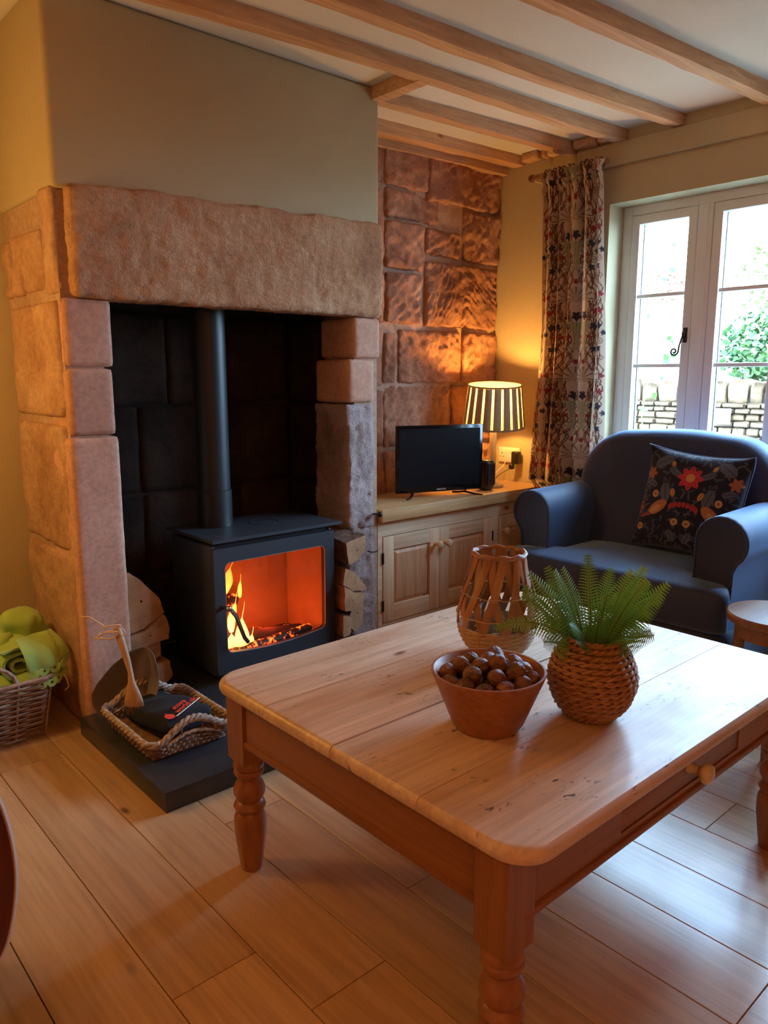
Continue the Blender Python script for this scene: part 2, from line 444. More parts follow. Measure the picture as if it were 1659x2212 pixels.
def beam(x0, x1, y, s, w=.058, zb=2.288, zt=CE + .02, seed=0, wob=.003):
    def d(p, n):
        q = p.copy(); q.y += s * (p.x - 2.5) + .006 * math.sin(p.x * 2.1 + seed); q.z += .004 * math.sin(p.x * 3 + seed * 2); return q
    V, F = rbox((x0, x1, y, y + w, zb, zt), .03, .0035, wob, 7, seed, d, 3)
    return mesh('beam', V, F, MAT['beam'], ceiling, angle=28)
beam(-1.45, 3.398, 2.155, -.077, seed=1)
beam(-1.45, 3.398, 1.874, -.075, seed=2)
beam(-1.45, 3.398, 1.468, -.071, .062, seed=3)
for i, yy in enumerate((1.03, .60, .17, -.27, -.72, -1.2, -1.7, -2.2)): beam(-1.45, 3.398, yy, -.03 if i > 0 else -.06, seed=6 + i)
beam(2.20, 3.398, 2.447, -.083, seed=4)
beam(2.20, 3.398, 2.752, -.06, .07, seed=5)
beam(2.20, 3.398, 2.845, -.05, .075, zb=2.262, seed=15)
V, F = rbox((2.145, 2.205, 2.21, 2.50, 2.287, CE), .04, .006, .004, 9, 21); mesh('beam', V, F, MAT['beam'], ceiling, angle=28)
for i, (a, b_) in enumerate(((2.16, 2.23), (2.24, 2.36), (2.47, 2.56), (2.575, 2.68))):
    V, F = rbox((3.345, 3.398, a, b_, 2.296, CE), .02, .008, .010, 20, 30 + i); mesh('wall_plate_block', V, F, MAT['beam'], ceiling, smooth=True)

# walls
wl_ = box('wall_left', (-1.6, -1.5, -2.7, 3.12, -.05, CE), MAT['plaster'], bev=0); tag(wl_, kind='structure')
wf_ = box('wall_front', (-1.5, 3.55, -2.7, -2.6, -.05, CE), MAT['plaster'], bev=0); tag(wf_, kind='structure')
wa_ = box('wall_alcove', (-1.5, .93, 3.02, 3.12, -.05, CE), MAT['plaster'], bev=0); tag(wa_, kind='structure')
WY0, WY1, WZ0, WZ1 = .50, 2.17, .80, 2.017
m = MB()
m.box(3.4, 3.75, WY1, 3.12, -.05, CE); m.box(3.4, 3.75, -2.7, WY0, -.05, CE)
m.box(3.4, 3.75, WY0, WY1, -.05, WZ0); m.box(3.4, 3.75, WY0, WY1, WZ1, CE)
wr_ = m.build('wall_right', MAT['plaster'], smooth=False); tag(wr_, kind='structure')
tr = MB().box(3.378, 3.4, -2.6, 2.36, 2.185, 2.288, bev=.006).build('trim_1', MAT['plaster']); tag(tr, kind='structure')
sl = MB().box(3.36, 3.52, WY0, WY1, WZ0, WZ0 + .025, bev=.006).build('trim_2', MAT['white']); tag(sl, kind='structure')
wc = MB().box(.868, 2.19, 2.485, 3.12, 1.765, CE, bev=.018, seg=4).build('wall_chimney', MAT['plaster']); tag(wc, kind='structure')

# stone alcove wall: mortar bed with separate rock-faced stones
wb_ = MB().box(2.19, 3.4, 2.873, 3.12, -.05, CE).build('wall_back', MAT['mortar'], smooth=False); tag(wb_, kind='structure')
AL = [(2.20, 2.552, 2.102, 2.30), (2.562, 2.837, 2.102, 2.30), (2.848, 3.392, 2.07, 2.30), (2.562, 2.925, 1.957, 2.09), (3.115, 3.392, 1.80, 2.05),
      (2.561, 2.812, 1.72, 1.94), (2.836, 3.09, 1.805, 1.935), (2.835, 3.392, 1.455, 1.775), (2.561, 2.79, 1.46, 1.70),
      (2.652, 3.10, 1.166, 1.43), (3.118, 3.392, 1.166, 1.43), (2.551, 2.622, 1.165, 1.41), (2.552, 3.02, .845, 1.145), (3.04, 3.392, .845, 1.145),
      (2.552, 2.94, .56, .825), (2.96, 3.392, .56, .825), (2.20, 2.54, 1.72, 2.08), (2.20, 2.54, 1.45, 1.70), (2.20, 2.54, 1.15, 1.43), (2.20, 2.54, .85, 1.13), (2.20, 2.54, .56, .83),
      (2.20, 2.8, .02, .54), (2.82, 3.392, .02, .54)]
def rockface(seed, groove):
    ang = random.uniform(.5, 1.1) * (1 if seed % 2 else -1)
    def d(p, n):
        q = p.copy()
        if n.y < -.3:
            v = noise.fractal(Vector((p.x * 4 + seed, p.z * 4, seed * 3.3)), 1, 2, 4) * .022
            a = ang
            if groove and p.x + .4 * (p.z - 1.6) < 3.12: a = 1.0
            elif groove: a = -.55
            t = (p.x * math.cos(a) + p.z * math.sin(a)) if not groove else (-p.x * math.sin(a) + p.z * math.cos(a))
            if groove: t = t + .004 * noise.noise(p * 30)
            v += (.0075 if groove else .005) * math.sin(t * (210 if groove else 130) + 3.5 * noise.noise(p * 11 + Vector((seed, 0, 0)))) * (.55 + 1.1 * noise.noise(p * 9))
            v += noise.fractal(p * 22 + Vector((seed, 0, 0)), 1, 2, 3) * .012
            q.y += v
        else:
            q += n * (noise.fractal(Vector((p.x * 9 + seed, 1, p.z * 9)), 1, 2, 3) * .012)
        return q
    return d
for i, (a, b_, c, d_) in enumerate(AL):
    vis = b_ > 2.56
    stone('stone', (a, b_, 2.858 - .006 * (i % 3), 2.91, c, d_), MAT['rock'], wb_, (.0085 if vis else .03), .013, 0, 1, i, rockface(i, i == 7))

# ================================================================== window
win = thing('window_1', None, None, (3.55, 1.33, .885)); tag(win, kind='structure')
def bar(mb, *b): mb.box(*b, bev=.004)
FX0, FX1 = 3.525, 3.60
m = MB()
bar(m, FX0, FX1, WY1 - .05, WY1, WZ0 + .02, WZ1); bar(m, FX0, FX1, WY0, WY0 + .05, WZ0 + .02, WZ1)
bar(m, FX0, FX1, WY0 + .05, WY1 - .05, WZ1 - .045, WZ1); bar(m, FX0, FX1, WY0 + .05, WY1 - .05, WZ0 + .02, WZ0 + .06)
m.build('frame', MAT['white'], win)
edges = []; y = WY1 - .05
LW = (WY1 - WY0 - .1 - 3 * .072) / 4
for k in range(4):
    edges.append((y - LW, y)); y -= LW
    if k < 3:
        m = MB(); bar(m, FX0 - .006, FX1, y - .072, y, WZ0 + .06, WZ1 - .045); m.box(FX0 - .012, FX0, y - .052, y - .02, WZ0 + .06, WZ1 - .045, bev=.004)
        m.build('mullion', MAT['white'], win); y -= .072
sz0, sz1 = WZ0 + .06, WZ1 - .045
for k, (a, b_) in enumerate(edges):
    a += .002; b_ -= .002; m = MB(); w = .043; X0, X1 = FX0 - .004, FX1 - .012
    bar(m, X0, X1, a, a + w, sz0 + .002, sz1 - .002); bar(m, X0, X1, b_ - w, b_, sz0 + .002, sz1 - .002)
    bar(m, X0, X1, a + w - .003, b_ - w + .003, sz1 - w - .002, sz1 - .002); bar(m, X0, X1, a + w - .003, b_ - w + .003, sz0 + .002, sz0 + w)
    sash = m.build('sash', MAT['white'], win)
    for zz in (1.250, 1.587):
        MB().box(X0 + .012, X1 - .006, a + w - .002, b_ - w + .002, zz - .009, zz + .009, bev=.003).build('muntin', MAT['white'], sash)
    zs = [sz0 + w, 1.241, 1.259, 1.578, 1.596, sz1 - w]
    for q in range(3):
        MB().box(FX0 + .030, FX0 + .036, a + w - .004, b_ - w + .004, zs[q * 2] - .004, zs[q * 2 + 1] + .004).build('pane', MAT['glass'], sash, smooth=False)
        for ya in (a + w - .003, b_ - w - .004): MB().box(FX0 + .038, FX0 + .044, ya, ya + .007, zs[q * 2], zs[q * 2 + 1]).build('glazing_seal', MAT['black'], sash)
    if k in (0, 2):
        hy = (a + .021) if k == 0 else (b_ - .021)
        m = MB().box(X0 - .008, X0, hy - .010, hy + .010, 1.355, 1.425, bev=.003)
        m.tube([(X0 - .006, hy, 1.395), (X0 - .024, hy, 1.395)], .008)
        pts = [(X0 - .024, hy + .0, 1.397)] + [(X0 - .026, hy + .018 * math.sin(t * 1.4), 1.39 - .075 * t) for t in (.2, .4, .6, .8, 1)]
        cyy, czz = pts[-1][1] + .021, pts[-1][2]
        for t in range(22):
            an = PI + t * .42; rr = .021 * (1 - t / 26); pts.append((X0 - .026, cyy + rr * math.cos(an), czz + rr * math.sin(an)))
        m.tube(pts, .0042); m.build('handle', MAT['iron'], sash)

# ================================================================== fireplace
FP = thing('fireplace', 'pink sandstone inglenook fireplace with a huge rough lintel over a sooty opening', 'fireplace', (1.53, 2.7, 0))
def crack(p, n):
    q = p.copy()
    if n.y < -.3:
        cx_ = 1.79 + (1.70 - p.z) * .36 + .012 * math.sin(p.z * 40)
        dd = abs(p.x - cx_)
        if p.z < 1.72 and dd < .008: q.y += .008 * (1 - dd / .008)
        q.y += noise.fractal(p * 3.0, 1, 2, 3) * .010
    if n.z > .3 and n.y < .2: q.z += noise.fractal(Vector((p.x * 5, p.y * 5, 3)), 1, 2, 4) * .012 - .002 + (.03 * (p.x - .9) / 1.3)
    if n.z < -.3: q.z += noise.noise(Vector((p.x * 6, 0, 9))) * .005
    return q
stone('lintel', (.905, 2.196, 2.462, 2.565, 1.442, 1.79), MAT['lintel'], FP, .0095, .02, .0055, 26, 3, crack)
# left jamb
def chk(s):
    return lambda p, n: p
LJ = [(.868, 1.030, 1.228, 1.442), (.868, 1.022, 1.008, 1.224), (.860, 1.030, .0, 1.003)]
for i, (a, b_, c, d_) in enumerate(LJ):
    stone('jamb_stone', (a + .006, b_, 2.483 + (.004 if i == 0 else 0), 2.70, c, d_), MAT['pink'], FP, .018, .012, .0018, 12, 40 + i)
RJ = [(2.048, 2.192, 1.272, 1.440), (2.018, 2.160, 1.088, 1.268)]
for i, (a, b_, c, d_) in enumerate(RJ):
    stone('jamb_stone', (a, b_, 2.483, 2.72, c, d_), MAT['pink'], FP, .014, .016, .0015, 12, 50 + i)
def pits(p, n):
    q = p.copy()
    if n.y < -.3:
        q.y += noise.fractal(p * 5, 1, 2, 3) * .010
        for (hx, hz) in ((2.125, .69), (2.115, .58), (2.07, .56), (2.12, .40), (2.06, .98)):
            d2 = math.hypot(p.x - hx, (p.z - hz) * .8)
            if d2 < .012: q.y += .018 * (1 - d2 / .012)
    if abs(n.x) > .3: q.x += noise.fractal(Vector((3, p.y * 4, p.z * 7)), 1, 2, 4) * .010
    return q
for i, (a, b_, c, d_) in enumerate(((2.012, 2.158, .545, 1.083), (2.022, 2.165, .0, .541))):
    stone('jamb_stone', (a, b_, 2.485, 2.72, c, d_), MAT['rough'], FP, .009, .012, .007, 30, 60 + i, pits)
# return of the breast facing the left alcove
RT = [(2.500, 2.600, 1.455, 1.775), (2.625, 2.80, 1.475, 1.665), (2.815, 2.93, 1.47, 1.672), (2.945, 3.015, 1.47, 1.665), (2.52, 2.99, 1.065, 1.435), (2.52, 3.0, .62, 1.04), (2.52, 2.99, .015, .60)]
def ret(i):
    def d(p, n):
        q = p.copy()
        if n.x < -.3:
            q.x += noise.fractal(p * 7 + Vector((i, 0, 0)), 1, 2, 4) * .012
            if i == 4 and abs(p.y - 2.74) < .02 and abs(p.z - 1.375) < .035: q.x += .03
        return q
    return d
for i, (a, b_, c, d_) in enumerate(RT):
    stone('return_stone', (.862, .90, a, b_, c, d_), MAT['return'], FP, .014, .015, .002, 10, 70 + i, ret(i))
# mortar cores, sooty lining
m = MB().box(.875, 1.0, 2.50, 3.018, 0, 1.762).box(2.06, 2.185, 2.50, 2.872, 0, 1.762).box(1.0, 2.06, 3.0, 3.018, 0, 1.76)
m.build('masonry_core', MAT['mortar'], FP, smooth=False)
MB().box(1.0005, 1.01, 2.70, 2.995, .062, 1.45).box(2.05, 2.0595, 2.70, 2.995, .062, 1.45).box(1.01, 2.05, 2.975, 2.9995, .062, 1.45).build('soot_coating', MAT['soot'], FP, smooth=False)
MB().box(1.0, 2.06, 2.57, 3.0, 1.446, 1.46).build('register_plate', MAT['flue'], FP, smooth=False)
random.seed(8); zc = 0.06
for ri, hh in enumerate((.32, .34, .36, .37)):
    z1 = min(zc + hh, 1.452); cuts = [1.02, random.uniform(1.3, 1.45), random.uniform(1.68, 1.82), 2.05]
    for k in range(3):
        stone('lining_stone', (cuts[k] + .004, cuts[k + 1] - .004, 2.965, 3.0, zc + .004, z1 - .004), MAT['soot'], FP, .03, .01, .008, 7, 80 + ri * 3 + k)
    stone('lining_stone', (2.035, 2.065, 2.73, 2.96, zc + .004, z1 - .004), MAT['soot'], FP, .03, .01, .006, 7, 100 + ri)
    stone('lining_stone', (.995, 1.025, 2.71, 2.96, zc + .004, z1 - .004), MAT['soot'], FP, .03, .01, .006, 7, 110 + ri)
    zc = z1
h = MB().box(.832, 2.19, 1.845, 2.483, 0, .062, bev=.003).box(1.035, 2.015, 2.48, 2.96, .002, .0615).build('hearth_slab', MAT['slate'], None)
tag(h, 'thick black slate hearth slab in front of the fireplace under the stove', 'hearth')
hk = thing('black_hook', 'small black round-headed hook at the right stone jamb by the worktop', 'hook', (2.158, 2.465, .60))
MB().sphere((2.160, 2.452, .603), .0115).build('knob', MAT['gloss'], hk)
MB().tube([(2.150, 2.487, .603), (2.158, 2.455, .603)], .004).build('shank', MAT['iron'], hk)
hk2 = MB().tube([(2.118, 2.486, .44), (2.123, 2.470, .437), (2.140, 2.462, .436), (2.158, 2.462, .440)], .003).build('iron_nail', MAT['iron'])
tag(hk2, 'bent dark iron nail in the grey stone jamb beside the upper log', 'nail')

# ================================================================== coffee table
TB = thing('coffee_table', 'large low antique pine coffee table with turned legs and worn scratched plank top', 'table', (1.4, 1.085, 0))
TX0, TX1, TY0, TY1, TZ = .826, 1.974, .612, 1.556, .497
seams = [TY0, .845, 1.086, 1.322, TY1]
def outline_clip(x0, x1, y0, y1, corners, r=.066, n=9):
    """rectangle with some rounded corners"""
    P = []
    for (cx_, cy_, sx, sy, a0) in ((x1, y1, -1, -1, 0), (x0, y1, 1, -1, 90), (x0, y0, 1, 1, 180), (x1, y0, -1, 1, 270)):
        if (sx, sy) in corners:
            for i in range(n + 1):
                a = R(a0 + 90 * i / n); P.append((cx_ + sx * r + r * math.cos(a), cy_ + sy * r + r * math.sin(a)))
        else: P.append((cx_, cy_))
    return P
for i in range(4):
    a, b_ = seams[i], seams[i + 1]
    cor = {(-1, 1), (1, 1)} if i == 0 else ({(-1, -1), (1, -1)} if i == 3 else set())
    P = outline_clip(TX0, TX1, a, b_, cor)
    ga, gb = (0 if i == 0 else .0008 + (.0012 if i == 2 else 0)), (0 if i == 3 else .0008 + (.0012 if i == 1 else 0))
    rings = []
    for (ins, z) in ((.010, .466), (.003, .469), (.0, .476), (.0, .484), (.003, .491), (.008, .4955), (.014, TZ)):
        ring = []
        for (px, py) in P:
            xx = min(max(px, TX0 + ins), TX1 - ins)
            lo_ = TY0 + ins if i == 0 else a + ga + (.0012 if z == TZ else 0); hi_ = TY1 - ins if i == 3 else b_ - gb - (.0012 if z == TZ else 0)
            # keep the rounded corners: shrink towards the middle
            fx = 1 - ins / ((TX1 - TX0) / 2); xx = (px - 1.4) * fx + 1.4
            yy = py
            if i == 0: yy = b_ - gb - (b_ - gb - py) * (1 - ins / (b_ - a)) if py < b_ - 1e-6 else hi_
            elif i == 3: yy = a + ga + (py - a - ga) * (1 - ins / (b_ - a)) if py > a + 1e-6 else lo_
            else: yy = lo_ if py < (a + b_) / 2 else hi_
            ring.append(Vector((xx, yy, z - (.0015 if i in (0, 1) and z == TZ else 0))))
        rings.append(ring)
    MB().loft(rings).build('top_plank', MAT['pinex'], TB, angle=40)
LEGX = (.888, 1.912); LEGY = (.674, 1.494); HB = .0345
LPROF = [(.0255, .0), (.0265, .004), (.0275, .012), (.033, .050), (.0385, .095), (.0395, .120), (.0385, .140), (.033, .152), (.030, .156),
         (.036, .160), (.0395, .168), (.036, .177), (.029, .183), (.033, .190), (.0385, .202), (.0385, .214), (.034, .226), (.0275, .236), (.027, .241),
         (.033, .249), (.037, .257), (.0355, .264), (.032, .267), (.0365, .270), (.0375, .278), (.036, .283), (.0335, .286), (.0335, .30)]
for (lx, ly) in ((.889, 1.492), (.874, .689), (1.932, .668), (1.932, 1.494)):
    if True:
        m = MB().lathe((lx, ly, 0), LPROF, 32)
        m.loft([[Vector((lx + sx * q, ly + sy * q, z)) for sx, sy in ((-1, -1), (1, -1), (1, 1), (-1, 1))] for q, z in ((.024, .278), (HB, .293), (HB, .466))])
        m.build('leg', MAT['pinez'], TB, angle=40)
ax0, ax1, ay0, ay1 = LEGX[0] + HB, LEGX[1] - HB, LEGY[0] + HB, LEGY[1] - HB
AZ = .352
for sx, X in ((-1, LEGX[0] - HB + .008), (1, LEGX[1] + HB - .008 - .02)):
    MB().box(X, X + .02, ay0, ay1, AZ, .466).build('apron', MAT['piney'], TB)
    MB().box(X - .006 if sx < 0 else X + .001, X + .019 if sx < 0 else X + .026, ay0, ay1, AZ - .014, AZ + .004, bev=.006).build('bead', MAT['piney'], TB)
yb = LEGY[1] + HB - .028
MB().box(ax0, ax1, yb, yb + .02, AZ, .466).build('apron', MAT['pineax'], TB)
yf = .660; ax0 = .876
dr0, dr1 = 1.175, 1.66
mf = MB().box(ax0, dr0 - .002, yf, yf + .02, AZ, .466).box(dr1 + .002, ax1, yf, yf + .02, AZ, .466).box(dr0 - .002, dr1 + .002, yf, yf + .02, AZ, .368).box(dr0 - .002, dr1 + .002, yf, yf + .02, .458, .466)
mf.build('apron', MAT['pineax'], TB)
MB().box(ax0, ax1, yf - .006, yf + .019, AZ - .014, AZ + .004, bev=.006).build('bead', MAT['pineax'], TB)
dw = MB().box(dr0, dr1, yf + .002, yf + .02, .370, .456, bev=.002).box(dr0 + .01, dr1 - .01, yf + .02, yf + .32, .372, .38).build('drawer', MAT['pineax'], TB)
rp = [(.0105, 0), (.0105, .004), (.007, .009), (.0065, .016), (.012, .021), (.0165, .026), (.0175, .031), (.0155, .036), (.009, .0395), (.001, .040)]
mk = MB().lathe((0, 0, 0), rp, 24); mk.xf(Matrix.Translation((1.432, yf + .002, .407)) @ Matrix.Rotation(R(90), 4, 'X'))
mk.V = [Vector((1.432, yf + .002, .407)) + (v - Vector((1.432, yf + .002, .407))) * 1.25 for v in mk.V]
tag(mk.build('knob', MAT['brass'], dw), 'patterned cream and brass knob')

# ================================================================== wood burning stove
ST = thing('wood_burning_stove', 'black steel wood burning stove with a wide glass door and a fire inside', 'stove', (1.6, 2.56, .062))
SX0, SX1, SY0, SY1, SZ0, SZ1 = 1.232, 1.745, 2.245, 2.56, .165, .628
t = .012
MB().box(SX0, SX0 + t, SY0 + .02, SY1, SZ0, SZ1, bev=.003).build('side_panel', MAT['stove'], ST)
MB().box(SX1 - t, SX1, SY0 + .02, SY1, SZ0, SZ1, bev=.003).build('side_panel', MAT['stove'], ST)
MB().box(SX0 + t, SX1 - t, SY1 - t, SY1, SZ0, SZ1).box(SX0 + t, SX1 - t, SY0 + .02, SY1 - t, SZ0, SZ0 + .03).box(SX0 + t, SX1 - t, SY0 + .03, SY1 - t, SZ1 - .02, SZ1).build('body', MAT['stove'], ST)
MB().box(SX0 + .03, SX1 - .03, SY0 + .04, SY1 - .03, .1375, SZ0, bev=.003).build('plinth', MAT['stove'], ST)
m = MB().loft([[Vector(p) for p in ((1.224, 2.236, z), (1.776, 2.236, z), (1.776, 2.575, z), (1.224, 2.575, z))] for z in (.643, .654)]); m.build('top_plate', MAT['stove'], ST, smooth=False)
MB().box(SX0 + .02, SX1 - .02, SY0 + .03, SY1 - .01, SZ1 - .001, .6435).build('air_gap_panel', MAT['flue'], ST, smooth=False)
MB().lathe((1.545, 2.42, .654), [(.055, -.001), (.055, .0012), (.0565, .0012), (.0565, -.001)], 40, cap=False).build('cover_ring', MAT['flue'], ST)
# door with rounded opening
def rr_outline(x0, x1, z0, z1, r, n=6, sag=0.0):
    P = []
    for (cx_, cz_, a0) in ((x1 - r, z1 - r, 0), (x0 + r, z1 - r, 90), (x0 + r, z0 + r, 180), (x1 - r, z0 + r, 270)):
        for i in range(n + 1):
            a = R(a0 + 90 * i / n); P.append([cx_ + r * math.cos(a), cz_ + r * math.sin(a)])
        if a0 == 180:
            for i in range(1, 12):
                u = i / 12; P.append([x0 + r + (x1 - x0 - 2 * r) * u, z0])
    xm, hw = (x0 + x1) / 2, (x1 - x0) / 2
    for p in P:
        u = (p[0] - xm) / hw
        p[1] += (sag * (u * u) if p[1] < (z0 + z1) / 2 else -sag * .35 * u * u)
    return P
DX0, DX1, DZ0, DZ1 = 1.233, 1.744, .172, .622
IN = rr_outline(1.272, 1.700, .232, .574, .020, 6, .016)
cxm, czm = 1.486, .40
OUT = []
for (px, pz) in IN:
    dx, dz = px - cxm, pz - czm
    k = min((DX1 - cxm) / abs(dx) if abs(dx) > 1e-6 else 1e9, (DZ1 - czm if dz > 0 else czm - DZ0) / abs(dz) if abs(dz) > 1e-6 else 1e9)
    OUT.append([cxm + dx * k, czm + dz * k])
def snap(P):
    for (qx, qz) in ((DX0, DZ0), (DX0, DZ1), (DX1, DZ0), (DX1, DZ1)):
        j = min(range(len(P)), key=lambda i: math.hypot(P[i][0] - qx, P[i][1] - qz)); P[j] = [qx, qz]
snap(OUT)
V3 = lambda P, y: [Vector((p[0], y, p[1])) for p in P]
def scl(P, k): return [[cxm + (p[0] - cxm) * k, czm + (p[1] - czm) * k] for p in P]
m = MB().loft([V3(OUT, 2.266), V3(OUT, 2.247), V3(scl(OUT, .995), 2.244), V3(scl(IN, 1.012), 2.244), V3(IN, 2.248), V3(IN, 2.266), V3(OUT, 2.266)], cap=False)
door = m.build('door', MAT['stove'], ST, angle=30)
m = MB().loft([V3(scl(IN, 1.02), 2.2525), V3(scl(IN, 1.02), 2.2565)]); m.build('door_glass', MAT['stoveglass'], door, smooth=False)
m = MB().tube([Vector((p[0], 2.2465, p[1])) for p in IN], .0016, 5, closed=True); tag(m.build('trim_edge', MAT['steel'], door), 'thin bright edge around the glass')
hd = [(1.258, 2.245, .418), (1.258, 2.214, .418), (1.268, 2.205, .413), (1.285, 2.203, .388), (1.300, 2.203, .345), (1.315, 2.204, .305), (1.330, 2.206, .285)]
m = MB().tube(hd, .0075, 10).sphere((1.258, 2.206, .420), .011).build('handle', MAT['chrome'], door)
# firebox lining boards
fb = MB()
MB().box(SX0 + t + .002, SX1 - t - .002, SY1 - .045, SY1 - .015, .196, .60).build('back_board', MAT['liner'], ST, smooth=False)
MB().box(SX0 + t + .002, SX0 + .040, 2.275, SY1 - .05, .196, .60).build('side_board', MAT['liner'], ST, smooth=False)
MB().box(SX1 - .040, SX1 - t - .002, 2.275, SY1 - .05, .196, .60).build('side_board', MAT['liner'], ST, smooth=False)
m = MB().loft([[Vector((SX0 + .045, y, z)), Vector((SX1 - .045, y, z)), Vector((SX1 - .045, y, z + .02)), Vector((SX0 + .045, y, z + .02))] for y, z in ((2.34, .585), (2.49, .525))]); m.build('baffle_board', MAT['liner'], ST, smooth=False)
ember, nt, p_, o_ = newmat('glowing_embers')
v_ = coords(nt, (1, 1, 1), False)
f_ = ramp(nt, noi(nt, v_, 38, 4, .6), [(.54, (0, 0, 0)), (.63, (1, .13, .015)), (.78, (1, .42, .08))])
p_.inputs['Base Color'].default_value = (.03, .018, .012, 1); nt.links.new(f_, p_.inputs['Emission Color']); p_.inputs['Emission Strength'].default_value = 2.6
V, F = rbox((1.285, 1.69, 2.275, 2.50, .196, .206), .012, .005, .018, 20, 5); tag(mesh('ember_bed', V, F, ember, ST, smooth=True), kind=None)
def log_mb(p0, p1, r, seed, seg=12, flat=None):
    p0, p1 = Vector(p0), Vector(p1); d = (p1 - p0).normalized(); u = d.cross(Vector((0, 0, 1))).normalized(); w = u.cross(d)
    rings = []
    for i in range(9):
        c = p0.lerp(p1, i / 8); ring = []
        for k in range(seg):
            a = 2 * PI * k / seg; rr = r * (1 + .13 * noise.noise(Vector((seed + math.cos(a) * 1.2, math.sin(a) * 1.2, i * .35))))
            if flat:
                h = math.cos(a - flat[0]);
                if h > flat[1]: rr *= flat[1] / h
            ring.append(c + (u * math.cos(a) + w * math.sin(a)) * rr)
        rings.append(ring)
    return MB().loft(rings)
log_mb((1.29, 2.29, .218), (1.66, 2.30, .235), .022, 1).build('burning_log', ember, ST)
log_mb((1.34, 2.42, .235), (1.64, 2.33, .225), .027, 2).build('burning_log', MAT['char'], ST)
log_mb((1.31, 2.36, .235), (1.43, 2.47, .37), .024, 3).build('burning_log', ember, ST)
# flames
fl, nt, p_, o_ = newmat('flame'); nt.nodes.remove(p_)
tc = nt.nodes.new('ShaderNodeTexCoord'); sx_ = nt.nodes.new('ShaderNodeSeparateXYZ'); nt.links.new(tc.outputs['Object'], sx_.inputs[0])
mr = nt.nodes.new('ShaderNodeMapRange'); mr.inputs[1].default_value = .12; mr.inputs[2].default_value = .48; nt.links.new(sx_.outputs[2], mr.inputs[0])
cr = ramp(nt, mr.outputs[0], [(0, (1, .33, .045)), (.28, (1, .62, .18)), (.55, (1, .40, .06)), (1, (1, .16, .02))])
em = nt.nodes.new('ShaderNodeEmission'); nt.links.new(cr, em.inputs[0]); em.inputs[1].default_value = 3.6
tp = nt.nodes.new('ShaderNodeBsdfTransparent'); mx = nt.nodes.new('ShaderNodeMixShader'); lw = nt.nodes.new('ShaderNodeLayerWeight'); lw.inputs[0].default_value = .35
nf = noi(nt, coords(nt, (22, 22, 8), False), 1.4, 3)
mm = nt.nodes.new('ShaderNodeMath'); mm.operation = 'ADD'; nt.links.new(lw.outputs['Facing'], mm.inputs[0]); nt.links.new(ramp(nt, nf, [(.42, g(0)), (.72, g(.6))]), mm.inputs[1]); mm.use_clamp = True
nt.links.new(mm.outputs[0], mx.inputs[0]); nt.links.new(em.outputs[0], mx.inputs[1]); nt.links.new(tp.outputs[0], mx.inputs[2]); nt.links.new(mx.outputs[0], o_.inputs[0])
def flame(x, y, z, h, w, lean, seed):
    rings = []; n = 22; w *= 1.45; x += .012
    for i in range(n + 1):
        t_ = i / n; rr = w * (math.sin(PI * min(t_ * 1.25 + .12, 1)) ** .8 if t_ < .7 else max(.0, (1 - t_) / .3) * math.sin(PI * min(.7 * 1.25 + .12, 1)) ** .8) + .0006
        cx_ = x + lean * t_ ** 1.6 + .30 * w * math.sin(t_ * 7 + seed) * t_; cyy = y + .2 * w * math.cos(t_ * 5 + seed)
        rings.append([Vector((cx_ + rr * math.cos(a), cyy + rr * .5 * math.sin(a), z + h * t_)) for a in [2 * PI * k / 12 for k in range(12)]])
    return MB().loft(rings)
FLM = [(1.345, 2.30, .20, .20, .021, .015, 1), (1.32, 2.315, .20, .12, .018, -.01, 2), (1.372, 2.30, .19, .11, .017, .03, 3), (1.30, 2.33, .19, .10, .016, -.005, 4), (1.40, 2.31, .19, .055, .016, .03, 5),
       (1.44, 2.31, .185, .035, .016, .02, 6), (1.31, 2.34, .43, .13, .016, .045, 7), (1.295, 2.36, .50, .085, .016, .03, 8), (1.405, 2.40, .385, .09, .006, .008, 9), (1.335, 2.35, .28, .15, .012, .035, 10), (1.36, 2.30, .185, .05, .03, .0, 11)]
for a in FLM: flame(*a).build('flame', fl, ST, angle=80)
STM = Matrix.Translation((1.594, 2.402, -.0171)) @ Matrix.Scale(1.07, 4) @ Matrix.Translation((-1.49, -2.245, -.0625))     # the stove is 7% larger and stands further back
for o in bpy.data.objects:
    q = o.parent
    if o.type == 'MESH' and (q is ST or (q is not None and q.parent is ST)): o.data.transform(STM)
light('fire_glow', 'POINT', (1.47, 2.53, .27), 1.7, (1.0, .115, .016), shadow_soft_size=.05)
light('ember_glow', 'POINT', (1.62, 2.53, .20), .9, (1.0, .09, .012), shadow_soft_size=.05)
# flue pipe
fp = thing('flue_pipe', 'black cylindrical flue pipe rising from the stove into the chimney', 'flue', (1.472, 2.66, .616))
MB().lathe((1.472, 2.66, .6165), [(.068, 0), (.068, .142), (.065, .144)], 40).build('lower_collar', MAT['flue'], fp)
MB().lathe((1.472, 2.66, .6165), [(.064, .14), (.064, .829)], 40).build('pipe', MAT['flue'], fp)

